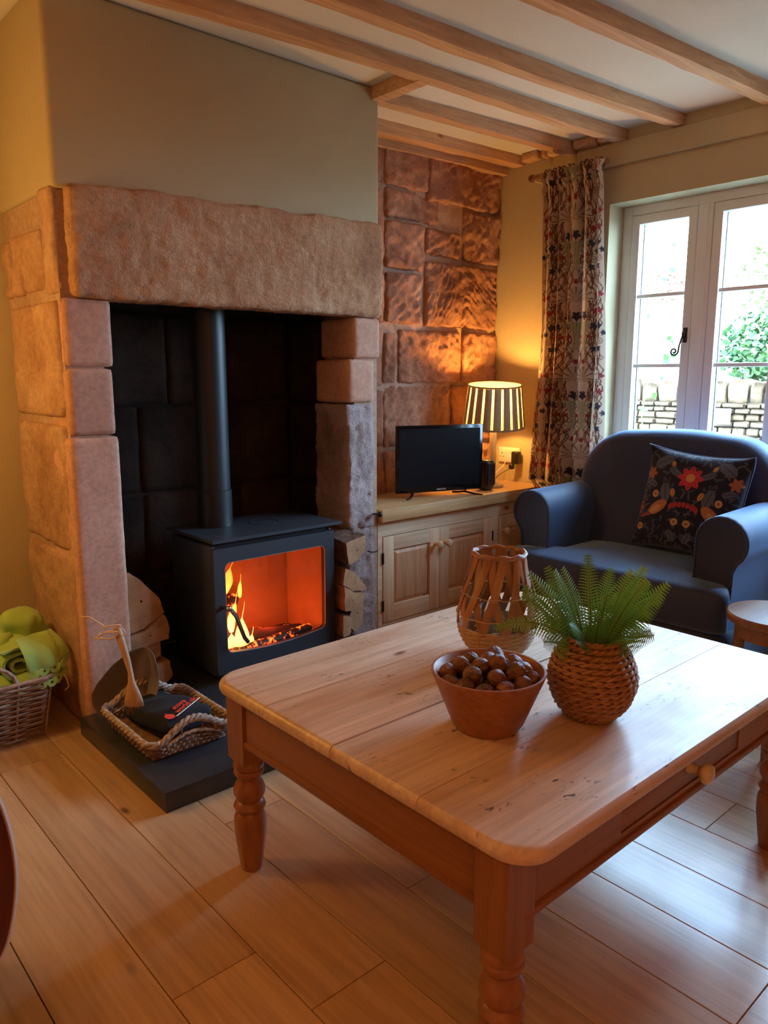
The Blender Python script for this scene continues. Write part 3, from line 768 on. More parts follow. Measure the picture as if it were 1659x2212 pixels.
# ================================================================== split logs beside the stove
def split_log(name, label, yz, y0, y1, seed, grp, twist=0.0, skew=(0, 0), endm=True, par=None):
    """yz: polygon in x,z; long axis Y"""
    if grp == GL:
        yz = [(min(max(a * 1.035, 1.876), 2.010), max(1.2 - (1.2 - b_) * 1.035, .0645)) for a, b_ in yz]; y0 += .08; y1 = min(y1, 2.50) + .08
        c0 = (sum(p[0] for p in yz) / len(yz), sum(p[1] for p in yz) / len(yz)); yz = [(c0[0] + (a - c0[0]) * .95, c0[1] + (b_ - c0[1]) * .93) for a, b_ in yz]
    t_ = thing(name, label, 'log', (sum(p[0] for p in yz) / len(yz), (y0 + y1) / 2, min(p[1] for p in yz)), group=grp)
    P = []
    n = len(yz)
    for i in range(n):
        a, b_ = yz[i], yz[(i + 1) % n]
        for k in range(4):
            u = k / 4; P.append((a[0] + (b_[0] - a[0]) * u, a[1] + (b_[1] - a[1]) * u))
    c = (sum(p[0] for p in P) / len(P), sum(p[1] for p in P) / len(P)); rings = []
    for i in range(12):
        u = i / 11; y = y0 + (y1 - y0) * u
        rings.append([Vector((p[0] + skew[0] * u + .004 * noise.noise(Vector((p[0] * 40, y * 9, p[1] * 40 + seed))), y, p[1] + skew[1] * u + .004 * noise.noise(Vector((p[1] * 40, y * 9, p[0] * 40 + seed))))) for p in P])
    MB().loft(rings, cap=False).build('bark_side', MAT['bark'], t_)
    e = [[Vector((c[0] + (q.x - c[0]) * k, y0 - (.001 if k < 1 else 0), c[1] + (q.z - c[1]) * k)) for q in rings[0]] for k in (1, .5, .05)]
    MB().loft(e, cap=False).build('cut_end', MAT['logend'], t_)
    e = [[Vector((c[0] + skew[0] + (q.x - c[0] - skew[0]) * k, y1, c[1] + skew[1] + (q.z - c[1] - skew[1]) * k)) for q in rings[-1]] for k in (1, .5, .05)]
    MB().loft(e, cap=False).build('cut_end', MAT['logend'], t_)
    return t_
GL = 'split logs stacked between the stove and the right jamb'
split_log('split_log', 'pale split log with a flat top, uppermost right of the stove', [(1.838, .552), (1.945, .572), (1.94, .51), (1.905, .47), (1.85, .455)], 2.29, 2.58, 1, GL, skew=(.0, .012))
split_log('split_log', 'dark barked wedge log with a pointed end, second from top right of the stove', [(1.83, .452), (1.875, .43), (1.955, .352), (1.94, .338), (1.87, .345), (1.815, .38)], 2.285, 2.57, 2, GL)
split_log('split_log', 'orange quarter log with a rounded underside in the middle of the right stack', [(1.80, .385), (1.865, .347), (1.925, .338), (1.905, .292), (1.86, .268), (1.815, .275), (1.765, .30)], 2.27, 2.55, 3, GL)
split_log('split_log', 'grey barked log leaning on the right jamb low in the stack', [(1.885, .285), (1.955, .325), (1.99, .30), (1.955, .19), (1.90, .155), (1.855, .20)], 2.31, 2.56, 4, GL)
split_log('split_log', 'small square-ended log directly under the orange quarter log', [(1.785, .262), (1.865, .245), (1.85, .165), (1.775, .165)], 2.28, 2.55, 5, GL)
split_log('split_log', 'pale splintered log lying lowest beside the stove base', [(1.77, .155), (1.835, .16), (1.92, .12), (1.93, .065), (1.78, .0635)], 2.265, 2.54, 6, GL)
GL2 = 'split logs stacked in the opening left of the stove'
MATB, MAT['bark'] = MAT['bark'], plain('pale_split_face', (.40, .20, .10), .9, col2=(.5, .28, .15), ns=12, b=.7, bs=30)
split_log('split_log', 'big rounded tan split log, highest of the stack left of the stove', [(1.035, .50), (1.055, .515), (1.10, .48), (1.165, .40), (1.18, .345), (1.10, .30), (1.035, .29)], 2.54, 2.80, 7, GL2)
split_log('split_log', 'rounded tan split log squeezed second in the left stack', [(1.035, .285), (1.10, .293), (1.178, .338), (1.195, .28), (1.19, .245), (1.10, .235), (1.035, .23)], 2.53, 2.80, 8, GL2)
split_log('split_log', 'small brown log third in the left stack', [(1.035, .225), (1.16, .238), (1.158, .185), (1.10, .165), (1.035, .16)], 2.54, 2.80, 9, GL2)
split_log('split_log', 'lowest brown log of the left stack resting on the slate', [(1.035, .155), (1.12, .158), (1.185, .16), (1.19, .10), (1.15, .064), (1.035, .064)], 2.52, 2.80, 10, GL2)
MAT['bark'] = MATB

# ================================================================== cupboard with worktop
CB = thing('pine_cupboard', 'low built-in pine cupboard with raised panel doors in the stone alcove', 'cupboard', (2.8, 2.7, 0))
CY = 2.505
m = MB()
m.box(2.195, 3.392, CY, CY + .02, .486, .556); m.box(2.195, 3.392, CY, CY + .02, .0, .076)
for a, b_ in ((2.195, 2.222), (2.982, 3.030), (3.372, 3.392)): m.box(a, b_, CY, CY + .02, .076, .486)
m.box(2.195, 2.21, CY + .02, 2.855, 0, .556); m.box(3.377, 3.392, CY + .02, 2.855, 0, .556)
m.build('face_frame', MAT['cupx'], CB)
def cdoor(x0, x1, knobx, hx, hinge=True):
    z0, z1, w = .079, .483, .066
    d = MB().box(x0 + .003, x1 - .003, CY + .0155, CY + .0195, z0 + .003, z1 - .003).build('door', MAT['cupz'], CB)
    for xa in (x0, x1 - w): MB().box(xa, xa + w, CY - .004, CY + .016, z0, z1, bev=.0025).build('stile', MAT['cupz'], d)
    MB().box(x0 + w, x1 - w, CY - .003, CY + .015, z1 - w, z1, bev=.002).build('rail', MAT['cupx'], d)
    MB().box(x0 + w, x1 - w, CY - .003, CY + .015, z0, z0 + w + .012, bev=.002).build('rail', MAT['cupx'], d)
    px0, px1, pz0, pz1 = x0 + w, x1 - w, z0 + w + .012, z1 - w
    rg = [[Vector((a, y, c)) for a, c in ((px0 + i_, pz0 + i_), (px1 - i_, pz0 + i_), (px1 - i_, pz1 - i_), (px0 + i_, pz1 - i_))] for i_, y in ((0, CY + .014), (0, CY + .008), (.004, CY + .008), (.022, CY + .0005), (.024, CY + .0005))]
    MB().loft(rg).build('panel', MAT['panel'], d, smooth=False)
    kp = [(.011, 0), (.009, .004), (.008, .012), (.014, .019), (.0185, .027), (.0185, .034), (.014, .041), (.004, .044)]
    MB().lathe((0, 0, 0), kp, 20).xf(Matrix.Translation((knobx, CY - .003, .405)) @ Matrix.Rotation(R(90), 4, 'X')).build('knob', MAT['cupx'], d)
    if hinge:
        for hz in (.16, .385):
            MB().tube([(hx, CY - .005, hz - .026), (hx, CY - .005, hz + .026)], .0045, 8).box(hx - .004, hx + .004, CY - .004, CY, hz - .02, hz + .02).build('hinge', MAT['iron'], d)
cdoor(2.2245, 2.590, 2.562, 2.2225); cdoor(2.5925, 2.979, 2.625, 2.981); cdoor(3.033, 3.369, 3.066, 3.3705)
wt = MB().box(2.195, 3.396, 2.474, 2.848, .557, .613, bev=.004).build('worktop', MAT['worktop'])
tag(wt, 'thick oak worktop along the stone alcove over the pine cupboard', 'worktop')

# ================================================================== television
bl = Vector((2.455, 2.668, .637)); br = Vector((2.905, 2.515, .637)); ux = (br - bl).normalized(); wv = (br - bl).length
nrm = Vector((ux.y, -ux.x, 0)); up = Vector((0, 0, 1))
T = Matrix((( ux.x, -nrm.x, 0, bl.x), (ux.y, -nrm.y, 0, bl.y), (0, 0, 1, bl.z), (0, 0, 0, 1)))   # local x along, y away, z up
TV = thing('television', 'small black flat screen television, switched off, on the oak worktop', 'television', ((bl + br) / 2).to_tuple()[:2] + (.613,))
hT = .328
m = MB().box(0, wv, 0, .014, 0, hT, bev=.004).box(.03, wv - .03, .014, .04, .03, hT - .03, bev=.012); m.xf(T).build('casing', MAT['gloss'], TV)
MB().box(.018, wv - .018, -.0012, .001, .028, hT - .018).xf(T).build('screen', MAT['screen'], TV, smooth=False)
text_obj('brand_lettering', 'SAMSUNG', .011, MAT['logo'], T @ Matrix.Translation((wv * .515, -.0015, .012)) @ Matrix.Rotation(R(90), 4, 'X'), TV, bold=True)
m = MB()
for fx, s_ in ((.09, -1), (wv - .09, 1)):
    m.tube([(fx, .006, .012), (fx, .006, -.010), (fx + s_ * .03, -.035, -.0175), (fx + s_ * .06, -.062, -.0195)], lambda u: .007 - .003 * u, 8)
    m.tube([(fx, .006, -.008), (fx - s_ * .02, .06, -.0175), (fx - s_ * .03, .09, -.0195)], lambda u: .006 - .002 * u, 8)
m.xf(T).build('stand_leg', MAT['gloss'], TV)

# ================================================================== table lamp, speaker, socket
LC = (3.125, 2.635)
LP = thing('table_lamp', 'lit table lamp with a pleated cream shade in the corner behind the television', 'lamp', (LC[0], LC[1], .613))
MB().lathe((LC[0], LC[1], .613), [(.060, 0), (.062, .004), (.058, .014), (.030, .022), (.016, .03)], 28).build('base', MAT['steel'], LP)
tag(MB().box(LC[0] - .014, LC[0] + .014, LC[1] - .014, LC[1] + .014, .64, .93, bev=.003).build('column', plain('lamp_column', (.75, .72, .66), .15, spec=.8), LP), 'square pale glossy column')
shm, nt, p_, o_ = newmat('shade_lining'); nt.nodes.remove(p_)
d1 = nt.nodes.new('ShaderNodeBsdfDiffuse'); d1.inputs[0].default_value = (.85, .72, .45, 1); t1 = nt.nodes.new('ShaderNodeBsdfTranslucent'); t1.inputs[0].default_value = (.95, .78, .42, 1)
mx = nt.nodes.new('ShaderNodeMixShader'); mx.inputs[0].default_value = .6; nt.links.new(d1.outputs[0], mx.inputs[1]); nt.links.new(t1.outputs[0], mx.inputs[2]); nt.links.new(mx.outputs[0], o_.inputs[0])
zb, zt, rb, rt = .932, 1.156, .163, .138
TILT = Matrix.Translation((LC[0], LC[1], 1.04)) @ Matrix.Rotation(R(6.5), 4, Vector((.747, -.665, 0))) @ Matrix.Translation((-LC[0], -LC[1], -1.04))
MB().lathe((LC[0], LC[1], 0), [(rb - .002, zb), (rt - .002, zt)], 64, cap=False).xf(TILT).build('shade_lining', shm, LP)
shade = MB().lathe((LC[0], LC[1], 0), [(rb, zb), (rb + .003, zb + .001), (rb + .003, zb + .010), (rb, zb + .011)], 64, cap=False).lathe((LC[0], LC[1], 0), [(rt, zt - .008), (rt + .003, zt - .008), (rt + .003, zt + .001), (rt, zt + .001)], 64, cap=False).xf(TILT).build('shade_rim', MAT['ribbon'], LP)
pm = plain('pleat_cloth', (.50, .36, .22), .9, col2=(.56, .42, .27), ns=60)
NP = 19
for k in range(NP):
    a0 = 2 * PI * k / NP; hw = .5 * 2 * PI / NP * .76; rings = []
    for i in range(5):
        u = i / 4; z = zb + .009 + (zt - zb - .017) * u; rr = rb + (rt - rb) * u + .001
        ring = []
        for q, bu in ((-1, 0), (-.6, .003), (.6, .003), (1, 0)): a = a0 + hw * q; ring.append(Vector((LC[0] + (rr + bu) * math.cos(a), LC[1] + (rr + bu) * math.sin(a), z)))
        rings.append(ring)
    MB().loft(rings, cap=False, closed=False).xf(TILT).build('pleat', pm, LP, angle=60)
bulb = MB().sphere((LC[0], LC[1], 1.03), .028).build('bulb', emis('lit_bulb', (1, .72, .35), 20), LP)
MB().tube([(LC[0], LC[1], .925), (LC[0], LC[1], 1.005)], .012).build('bulb_holder', MAT['brass'], LP)
light('lamp_bulb', 'POINT', (LC[0], LC[1], 1.075), 17, (1.0, .50, .11), shadow_soft_size=.03)
sp = thing('speaker', 'small black rounded speaker standing behind the right edge of the television', 'speaker', (3.02, 2.56, .613))
V, F = rbox((2.975, 3.045, 2.545, 2.615, .6135, .775), .012, .02); mesh('cabinet', V, F, MAT['black'], sp, smooth=True)
V, F = rbox((2.98, 3.04, 2.542, 2.55, .64, .76), .012, .003); mesh('grille', V, F, MAT['cloth'], sp, smooth=True)
sk = thing('wall_socket', 'white double power socket on the wall beside the lamp', 'socket', (3.395, 2.735, .72))
MB().box(3.388, 3.3995, 2.665, 2.812, .715, .801, bev=.004).build('face_plate', MAT['socket'], sk)
m = MB()
for yy, zz, a, b_ in ((2.787, .768, .0025, .004), (2.797, .748, .004, .002), (2.777, .748, .004, .002)): m.box(3.3872, 3.389, yy - a, yy + a, zz - b_, zz + b_)
m.build('pin_slots', MAT['black'], sk)
for yy in (2.762, 2.73): MB().box(3.384, 3.389, yy - .006, yy + .006, .768, .788, bev=.002).build('switch', MAT['socket'], sk)
pg = thing('black_plug', 'black plug hanging at the white socket with its cable', 'plug', (3.37, 2.68, .72))
V, F = rbox((3.345, 3.387, 2.645, 2.69, .715, .785), .01, .008); mesh('adapter', V, F, MAT['black'], pg, smooth=True)
V, F = rbox((3.33, 3.36, 2.668, 2.695, .685, .715), .01, .008); mesh('cable_end', V, F, MAT['black'], pg, smooth=True)
cb = MB().tube([(3.343, 2.69, .69), (3.31, 2.72, .665), (3.26, 2.73, .635), (3.20, 2.70, .619), (3.12, 2.72, .6165), (3.0, 2.74, .6165)], .0025, 6).build('power_cable', MAT['black']); tag(cb, 'dark cable trailing over the worktop from the plug', 'cable')
cb = MB().tube([(3.384, 2.75, .728), (3.365, 2.755, .70), (3.33, 2.77, .668), (3.25, 2.75, .63), (3.19, 2.68, .617)], .0025, 6).build('power_cable', MAT['socket']); tag(cb, 'white cable drooping from the socket to the lamp', 'cable')

# ================================================================== navy armchair
AC = thing('armchair', 'wide navy velvet armchair with rolled arms under the window', 'armchair', (2.95, 1.62, 0))
def arm_profile(side):
    P = []; yc, zc, r = (2.045, .607, .096) if side > 0 else (1.192, .607, .096)
    inner, outer = (-1, 1) if side > 0 else (1, -1)
    P.append((yc + inner * r, .17)); P.append((yc + inner * r, .40)); P.append((yc + inner * r, .56))
    for i in range(0, 15):
        a = PI - PI * 1.28 * i / 14
        P.append((yc + outer * r * math.cos(a), zc + r * math.sin(a)))
    P += [(yc + outer * .048, .50), (yc + outer * .046, .40), (yc + outer * .046, .17)]
    return P
for side in (1, -1):
    P = arm_profile(side); cyy = sum(p[0] for p in P) / len(P); czz = .45
    rings = []
    for X, k in ((2.70, .93), (2.695, .965), (2.700, .99), (2.712, 1.0), (2.95, 1.0), (3.215, 1.0)):
        lift = .012 * max(0, (X - 2.72)) / .5
        rings.append([Vector((X, cyy + (p[0] - cyy) * k, czz + (p[1] - czz) * (k if X < 2.72 else 1) + (lift if p[1] > .5 else 0))) for p in P])
    MB().loft(rings).build('arm', MAT['velvet'], AC, angle=60)
    MB().tube([Vector((2.697, cyy + (p[0] - cyy) * .985, czz + (p[1] - czz) * .985)) for p in P[1:-1]], .0042, 6).build('piping', MAT['velvet'], AC)
# seat cushion: T shaped
rings = []
def tshape(k, dz):
    a0, a1, b0, b1 = 1.292, 1.945, 1.118, 2.122
    P = [(3.12, a0), (3.12, a1), (2.70, a1), (2.695, b1 - .03)]
    for i in range(7): a = R(90 * i / 6); P.append((2.635 - .045 * math.sin(a) + .0, b1 - .045 + .045 * math.cos(a)))
    n_ = 10
    for i in range(1, n_): P.append((2.588 - .014 * math.sin(PI * i / n_), b1 - .045 - (b1 - b0 - .09) * i / n_))
    for i in range(7): a = R(90 * i / 6); P.append((2.635 - .045 * math.cos(a), b0 + .045 - .045 * math.sin(a)))
    P += [(2.695, b0 + .03), (2.70, a0)]
    c = (2.86, 1.62)
    return [Vector((c[0] + (p[0] - c[0]) * k[0], c[1] + (p[1] - c[1]) * k[1], dz + (.0 if dz < .4 else .008 * math.cos((p[1] - 1.62) * 1.6)))) for p in P]
for k, z in (((.93, .975), .288), ((.985, .995), .295), ((1, 1), .315), ((1, 1), .40), ((.985, .993), .424), ((.95, .975), .438), ((.88, .93), .445), ((.5, .5), .457), ((.1, .1), .459)):
    rings.append(tshape(k, z))
MB().loft(rings).build('seat_cushion', MAT['velvet'], AC, angle=70)
V, F = rbox((2.66, 3.215, 1.125, 2.115, .09, .287), .06, .035); mesh('base', V, F, MAT['velvet'], AC, smooth=True)
# back
rings = []
def back_ring(x, k, zt_=.957):
    P = []; y0, y1, z0, r = 1.165, 2.075, .20, .235
    for i in range(13): a = R(90 * i / 12); P.append((y1 - r + r * math.cos(a), zt_ - r * .92 + r * .92 * math.sin(a)))
    for i in range(1, 8): u = i / 8; P.append((y1 - r - (y1 - y0 - 2 * r) * u, zt_ + .012 * math.sin(PI * u)))
    for i in range(13): a = R(90 + 90 * i / 12); P.append((y0 + r + r * math.cos(a), zt_ - r * .92 + r * .92 * math.sin(a)))
    P += [(y0 + .01, .45), (y0 + .02, z0), (1.4, z0), (1.84, z0), (y1 - .02, z0), (y1 - .01, .45)]
    c = (1.62, .55)
    return [Vector((x + (p[1] - .45) * .17, c[0] + (p[0] - c[0]) * k, c[1] + (p[1] - c[1]) * k)) for p in P]
for x, k in ((3.035, .30), (3.022, .6), (3.02, .80), (3.028, .90), (3.045, .96), (3.07, .99), (3.10, 1.0), (3.15, 1.0), (3.185, .985), (3.205, .95), (3.21, .9)): rings.append(back_ring(x, k))
MB().loft(rings).build('backrest', MAT['velvet'], AC, angle=80)
for lx in (2.72, 3.16):
    for ly in (1.18, 2.06): MB().lathe((lx, ly, 0), [(.016, 0), (.026, .10)], 14).build('leg', MAT['darkwood'], AC)

# scatter cushion with printed flowers (plain generic floral)
N = 200
u = np.linspace(-1, 1, N); U, Vv = np.meshgrid(u, u)       # U across, Vv up
def disc(cx_, cy_, rx, ry=None, rot=0.0):
    ry = ry or rx; c, s_ = math.cos(rot), math.sin(rot); dx, dy = U - cx_, Vv - cy_
    return ((dx * c + dy * s_) / rx) ** 2 + ((-dx * s_ + dy * c) / ry) ** 2
rgb = np.zeros((N, N, 3)); rgb[:] = (.010, .011, .024)
rs = np.random.RandomState(4)
def paint(mask, col): rgb[mask] = col
def leafp(cx_, cy_, l, w, a, col, vein=None):
    d = disc(cx_, cy_, l, w, a); paint(d < 1, col)
    if vein is not None:
        c, s_ = math.cos(a), math.sin(a); t_ = -(U - cx_) * s_ + (Vv - cy_) * c; paint((d < .8) & (np.abs(t_) < .008), vein)
for k in range(120):
    x_, y_ = rs.uniform(0, .95), rs.uniform(-.95, .95); a = rs.uniform(0, PI); col = [(.05, .065, .10), (.07, .075, .085), (.045, .05, .075)][k % 3]
    for s_ in (1, -1): leafp(s_ * x_, y_, rs.uniform(.045, .085), .018, a if s_ > 0 else PI - a, col)
for (x_, y_, l, w, a) in ((.42, .10, .19, .10, 1.3), (.30, .52, .17, .06, .5), (.62, .72, .20, .11, -.6), (.16, -.72, .13, .07, 1.2), (.75, .25, .12, .06, .3)):
    for s_ in (1, -1): leafp(s_ * x_, y_, l, w, a if s_ > 0 else PI - a, (.085, .095, .13), (.03, .035, .06))
for s_ in (1, -1):                                   # plump orange leaves either side, buds, side flowers
    leafp(s_ * .52, -.20, .22, .11, -s_ * .65, (.40, .15, .05)); leafp(s_ * .56, -.24, .13, .055, -s_ * .65, (.52, .25, .10)); leafp(s_ * .76, -.38, .13, .035, -s_ * .4, (.30, .05, .04))
    leafp(s_ * .27, .12, .085, .045, 1.3 * s_, (.50, .24, .06), (.2, .08, .02)); leafp(s_ * .40, .70, .07, .035, 1.2 * s_, (.50, .30, .09), (.2, .1, .02))
    for (x_, y_) in ((.62, .05), (.12, -.43), (.84, -.62)): paint(disc(s_ * x_, y_, .07) < 1, (.46, .27, .10)); paint(disc(s_ * x_, y_, .03) < 1, (.25, .09, .03))
    th = np.arctan2(Vv - .45, U - s_ * .84); rr = np.hypot(U - s_ * .84, Vv - .45); paint(rr < .14 * (.80 + .20 * np.cos(6 * th)), (.33, .11, .04))
    th = np.arctan2(Vv + .25, U - s_ * .98); rr = np.hypot(U - s_ * .98, Vv + .25); paint(rr < .15 * (.75 + .25 * np.cos(6 * th)), (.36, .04, .04))
th = np.arctan2(Vv - .45, U); rr = np.hypot(U, Vv - .45)
paint(rr < .25 * (.84 + .16 * np.cos(8 * th)), (.46, .035, .045)); paint((rr < .22) & (rr > .10) & (np.abs(np.sin(4 * th)) < .13), (.20, .01, .02)); paint(rr < .085, (.50, .27, .09))
for k in range(9):
    a = R(200 - 22.5 * k + 0); paint(disc(.26 * math.cos(R(20 + 17.5 * k)), -.18 + .10 * math.sin(R(20 + 17.5 * k)), .035, .055) < 1, (.34, .03, .035))
CU = thing('scatter_cushion', 'dark blue scatter cushion printed with a red flower and orange motifs', 'cushion', (2.93, 1.45, .46))
ccen = Vector((2.985, 1.455, .685)); lean = R(15); hs = .215
right = Vector((0.07, -1, 0)).normalized(); upv = Vector((math.sin(lean), 0, math.cos(lean))); right = (right - upv * right.dot(upv)).normalized(); outv = upv.cross(right).normalized()
if outv.x > 0: outv = -outv
roll = R(-2.5); right, upv = right * math.cos(roll) + upv * math.sin(roll), upv * math.cos(roll) - right * math.sin(roll)
def cush(sgn, n):
    V = []; F = []
    for j in range(n):
        for i in range(n):
            a, b_ = -1 + 2 * i / (n - 1), -1 + 2 * j / (n - 1)
            th_ = max(0, (1 - a * a) * (1 - b_ * b_)) ** .42 * .075
            pin = 1 - .07 * (1 - b_ * b_) * abs(a) ** 2; pin2 = 1 - .085 * (1 - a * a) * abs(b_) ** 2
            ear = (abs(a) * abs(b_)) ** 6 * (.035 if b_ > 0 else .0)
            wr = .006 * noise.noise(Vector((a * 3, b_ * 3, sgn))) * (1 - a * a)
            p = ccen + right * (a * hs * pin) + upv * (b_ * hs * pin2) + outv * (sgn * (th_ + wr) + ear)
            V.append(p)
    for j in range(n - 1):
        for i in range(n - 1): F.append((j * n + i, j * n + i + 1, (j + 1) * n + i + 1, (j + 1) * n + i))
    return V, F
MAT['cprint'] = attr_cloth('cushion_print', .8, .25)
V, F = cush(1, N); front = mesh('printed_front', V, F, MAT['cprint'], CU, smooth=True)
at = front.data.color_attributes.new('print', 'FLOAT_COLOR', 'POINT')
at.data.foreach_set('color', np.concatenate([rgb, np.ones((N, N, 1))], 2).reshape(-1).astype(np.float32))
V, F = cush(-1, 40); mesh('back_panel', V, F, MAT['velvet'], CU, smooth=True)
ed = []
for (a0, b0, a1, b1) in ((-1, -1, 1, -1), (1, -1, 1, 1), (1, 1, -1, 1), (-1, 1, -1, -1)):
    for i in range(20):
        u_ = i / 20; a, b_ = a0 + (a1 - a0) * u_, b0 + (b1 - b0) * u_
        ed.append(ccen + right * (a * hs * (1 - .07 * (1 - b_ * b_) * a * a)) + upv * (b_ * hs * (1 - .085 * (1 - a * a) * b_ * b_)) + outv * ((abs(a) * abs(b_)) ** 6 * (.035 if b_ > 0 else 0)))
MB().tube(ed, .0042, 6, closed=True).build('piping', MAT['velvet'], CU)

# ================================================================== curtain, pole
NU, NV = 360, 720
uu = np.linspace(0, 1, NU); vv = np.linspace(0, 1, NV)
Ug, Vg = np.meshgrid(uu, vv)                          # Vg 0 = bottom, 1 = top
zbot, ztop = .04, 2.148
Zg = zbot + (ztop - zbot) * Vg
cl = np.clip
yl = np.interp(Zg, [0, .61, .66, 1.45, 1.9, 2.15], [2.455, 2.462, 2.528, 2.478, 2.478, 2.482]); yr = np.interp(Zg, [0, .6, .9, 1.45, 2.1, 2.15], [2.06, 2.065, 2.082, 2.09, 2.135, 2.13])
ph = Ug * 5 * 2 * PI + .5 * np.sin(Zg * 2.2) + .35 * np.sin(Ug * 9 + Zg * 1.3)
amp = np.interp(Zg, [0, 1.5, 2.05, 2.15], [.042, .040, .028, .03]) * (1 + .45 * np.exp(-((Ug - .6) / .08) ** 2))
Xg = 3.290 + amp * np.sin(ph) + .008 * np.sin(ph * 2.3 + Zg * 3)
Yg = yl + (yr - yl) * (Ug + .022 * np.sin(ph * 1.0 + 1.2))
top = cl((Vg - .955) / .045, 0, 1)
Xg += top * .012 * np.sin(Ug * 120 + 6 * np.sin(Zg * 30)) + top * .010 * np.sin(Ug * 60 + Zg * 90)
Zg2 = Zg + cl((Vg - .93) / .07, 0, 1) * (.040 + .010 * np.sin(Ug * 75) + .012 * Ug)
Xg -= cl((Vg - .95) / .05, 0, 1) * .022
# fabric print: generic swirling stems, palmettes, star flowers
fu = Ug * 1.02; fv = Zg * 1.0; Wt, Ht = .17, .385
colm = np.floor(fu / Wt); pu = fu / Wt - colm - .5; qv = np.mod(fv / Ht + .5 * np.mod(colm, 2) * 0, 1.0)
C = np.zeros(Ug.shape + (3,)); C[:] = (.56, .41, .30)
px_, py_ = pu * Wt, qv * Ht
def P_(mask, col): C[mask] = col
brown, navy, red, green, khaki = (.13, .05, .03), (.035, .030, .045), (.24, .03, .03), (.20, .21, .12), (.38, .33, .20)
ap = np.abs(px_)
for k, (A, f_, o_2) in enumerate(((.055, 1, 0.), (.045, 2, .8), (.062, 1, 2.2), (.03, 3, 1.0), (.05, 2, 3.6), (.07, 2, 5.1), (.06, 3, 2.9))):
    xc = .045 + A * .55 * np.sin(2 * PI * f_ * qv + o_2) * (.6 + .4 * np.sin(2 * PI * qv * 3 + k))
    P_(np.abs(ap - np.abs(xc)) < .0026, brown)
for (cx_, cy_, r0) in ((.045, .06, .022), (.06, .21, .018), (.035, .33, .016), (.066, .13, .014), (.02, .145, .012)):
    r_ = np.hypot(ap - cx_, py_ - cy_); t_ = np.arctan2(py_ - cy_, ap - cx_)
    P_((r_ < r0) & (np.abs(np.mod(r_ / r0 * 2 - t_ / (2 * PI), 1) - .5) < .16), brown)
r_ = np.hypot(px_, py_ - .035); t_ = np.arctan2(px_, py_ - .035)
P_((r_ < .058) & (py_ > .02), (.47, .35, .25)); P_((r_ < .056) & (r_ > .006) & (np.abs(np.sin(t_ * 5.5)) < .30) & (py_ > .018), brown)
yy_ = (py_ - .17) / .135; P_((yy_ > 0) & (yy_ < 1) & (ap < .007 + .030 * yy_ ** 2 + .012 * (1 - yy_) ** 3), khaki)
P_((yy_ > 0) & (yy_ < 1) & (ap < .007 + .030 * yy_ ** 2) & (np.abs(np.sin(px_ / (.006 + .02 * yy_) * 5)) < .35), green)
def star(cx_, cy_, r0, col, n_=5, rot=0.0, sym=True):
    X_ = ap if sym else px_
    r_ = np.hypot(X_ - cx_, py_ - cy_); t_ = np.arctan2(py_ - cy_, X_ - cx_) + rot
    P_(r_ < r0 * .95 * (.76 + .17 * np.cos(n_ * t_) + .10 * np.cos(11 * t_ + 1)), col)
star(0, .335, .028, navy, 5, .3, False); star(.052, .285, .021, navy); star(.062, .355, .019, red, 5, 1.0); star(.03, .235, .014, red); star(.07, .045, .015, red); star(0, .115, .017, red, 6, 0, False)
star(.052, .175, .018, navy, 5, .6); star(.078, .25, .016, navy, 5, 2)
MAT['curtain'] = attr_cloth('curtain_print', .9, .1, .22)
V = list(map(tuple, np.stack([Xg, Yg, Zg2], -1).reshape(-1, 3)))
idx = np.arange(NU * NV).reshape(NV, NU)
F = np.stack([idx[:-1, :-1], idx[:-1, 1:], idx[1:, 1:], idx[1:, :-1]], -1).reshape(-1, 4).tolist()
CT = thing('curtain', 'heavy floor length curtain printed with brown scrolls, red and navy flowers', 'curtain', (3.29, 2.3, .04))
me = bpy.data.meshes.new('curtain_panel'); me.from_pydata(V, [], F); me.update(); me.polygons.foreach_set('use_smooth', [True] * len(me.polygons)); me.materials.append(MAT['curtain'])
at = me.color_attributes.new('print', 'FLOAT_COLOR', 'POINT')
at.data.foreach_set('color', np.concatenate([C, np.ones(Ug.shape + (1,))], 2).reshape(-1).astype(np.float32))
put(bpy.data.objects.new('curtain_panel', me), CT)
for k in range(7):
    cy_ = 2.155 + k * .052; MB().tube([(3.29 + .021 * math.cos(a), cy_ + .004 * math.sin(a), 2.188 + .023 * math.sin(a)) for a in [2 * PI * i / 16 for i in range(16)]], .0032, 6, closed=True).build('curtain_ring', MAT['darkwood'], CT)
PO = thing('curtain_pole', 'short wooden curtain pole with a turned end cap above the curtain', 'pole', (3.29, 2.3, 2.19))
MB().tube([(3.29, 2.548, 2.188), (3.29, 2.125, 2.188)], .0145, 16).build('rod', MAT['stool'], PO)
MB().tube([(3.29, 2.572, 2.188), (3.29, 2.566, 2.188), (3.29, 2.552, 2.188), (3.29, 2.545, 2.188)], lambda u: .018 if .2 < u < .95 else .016, 16).build('finial', MAT['darkwood'], PO)
for yy in (2.535,): MB().box(3.285, 3.378, yy - .006, yy + .006, 2.168, 2.174).build('bracket', MAT['brass'], PO)

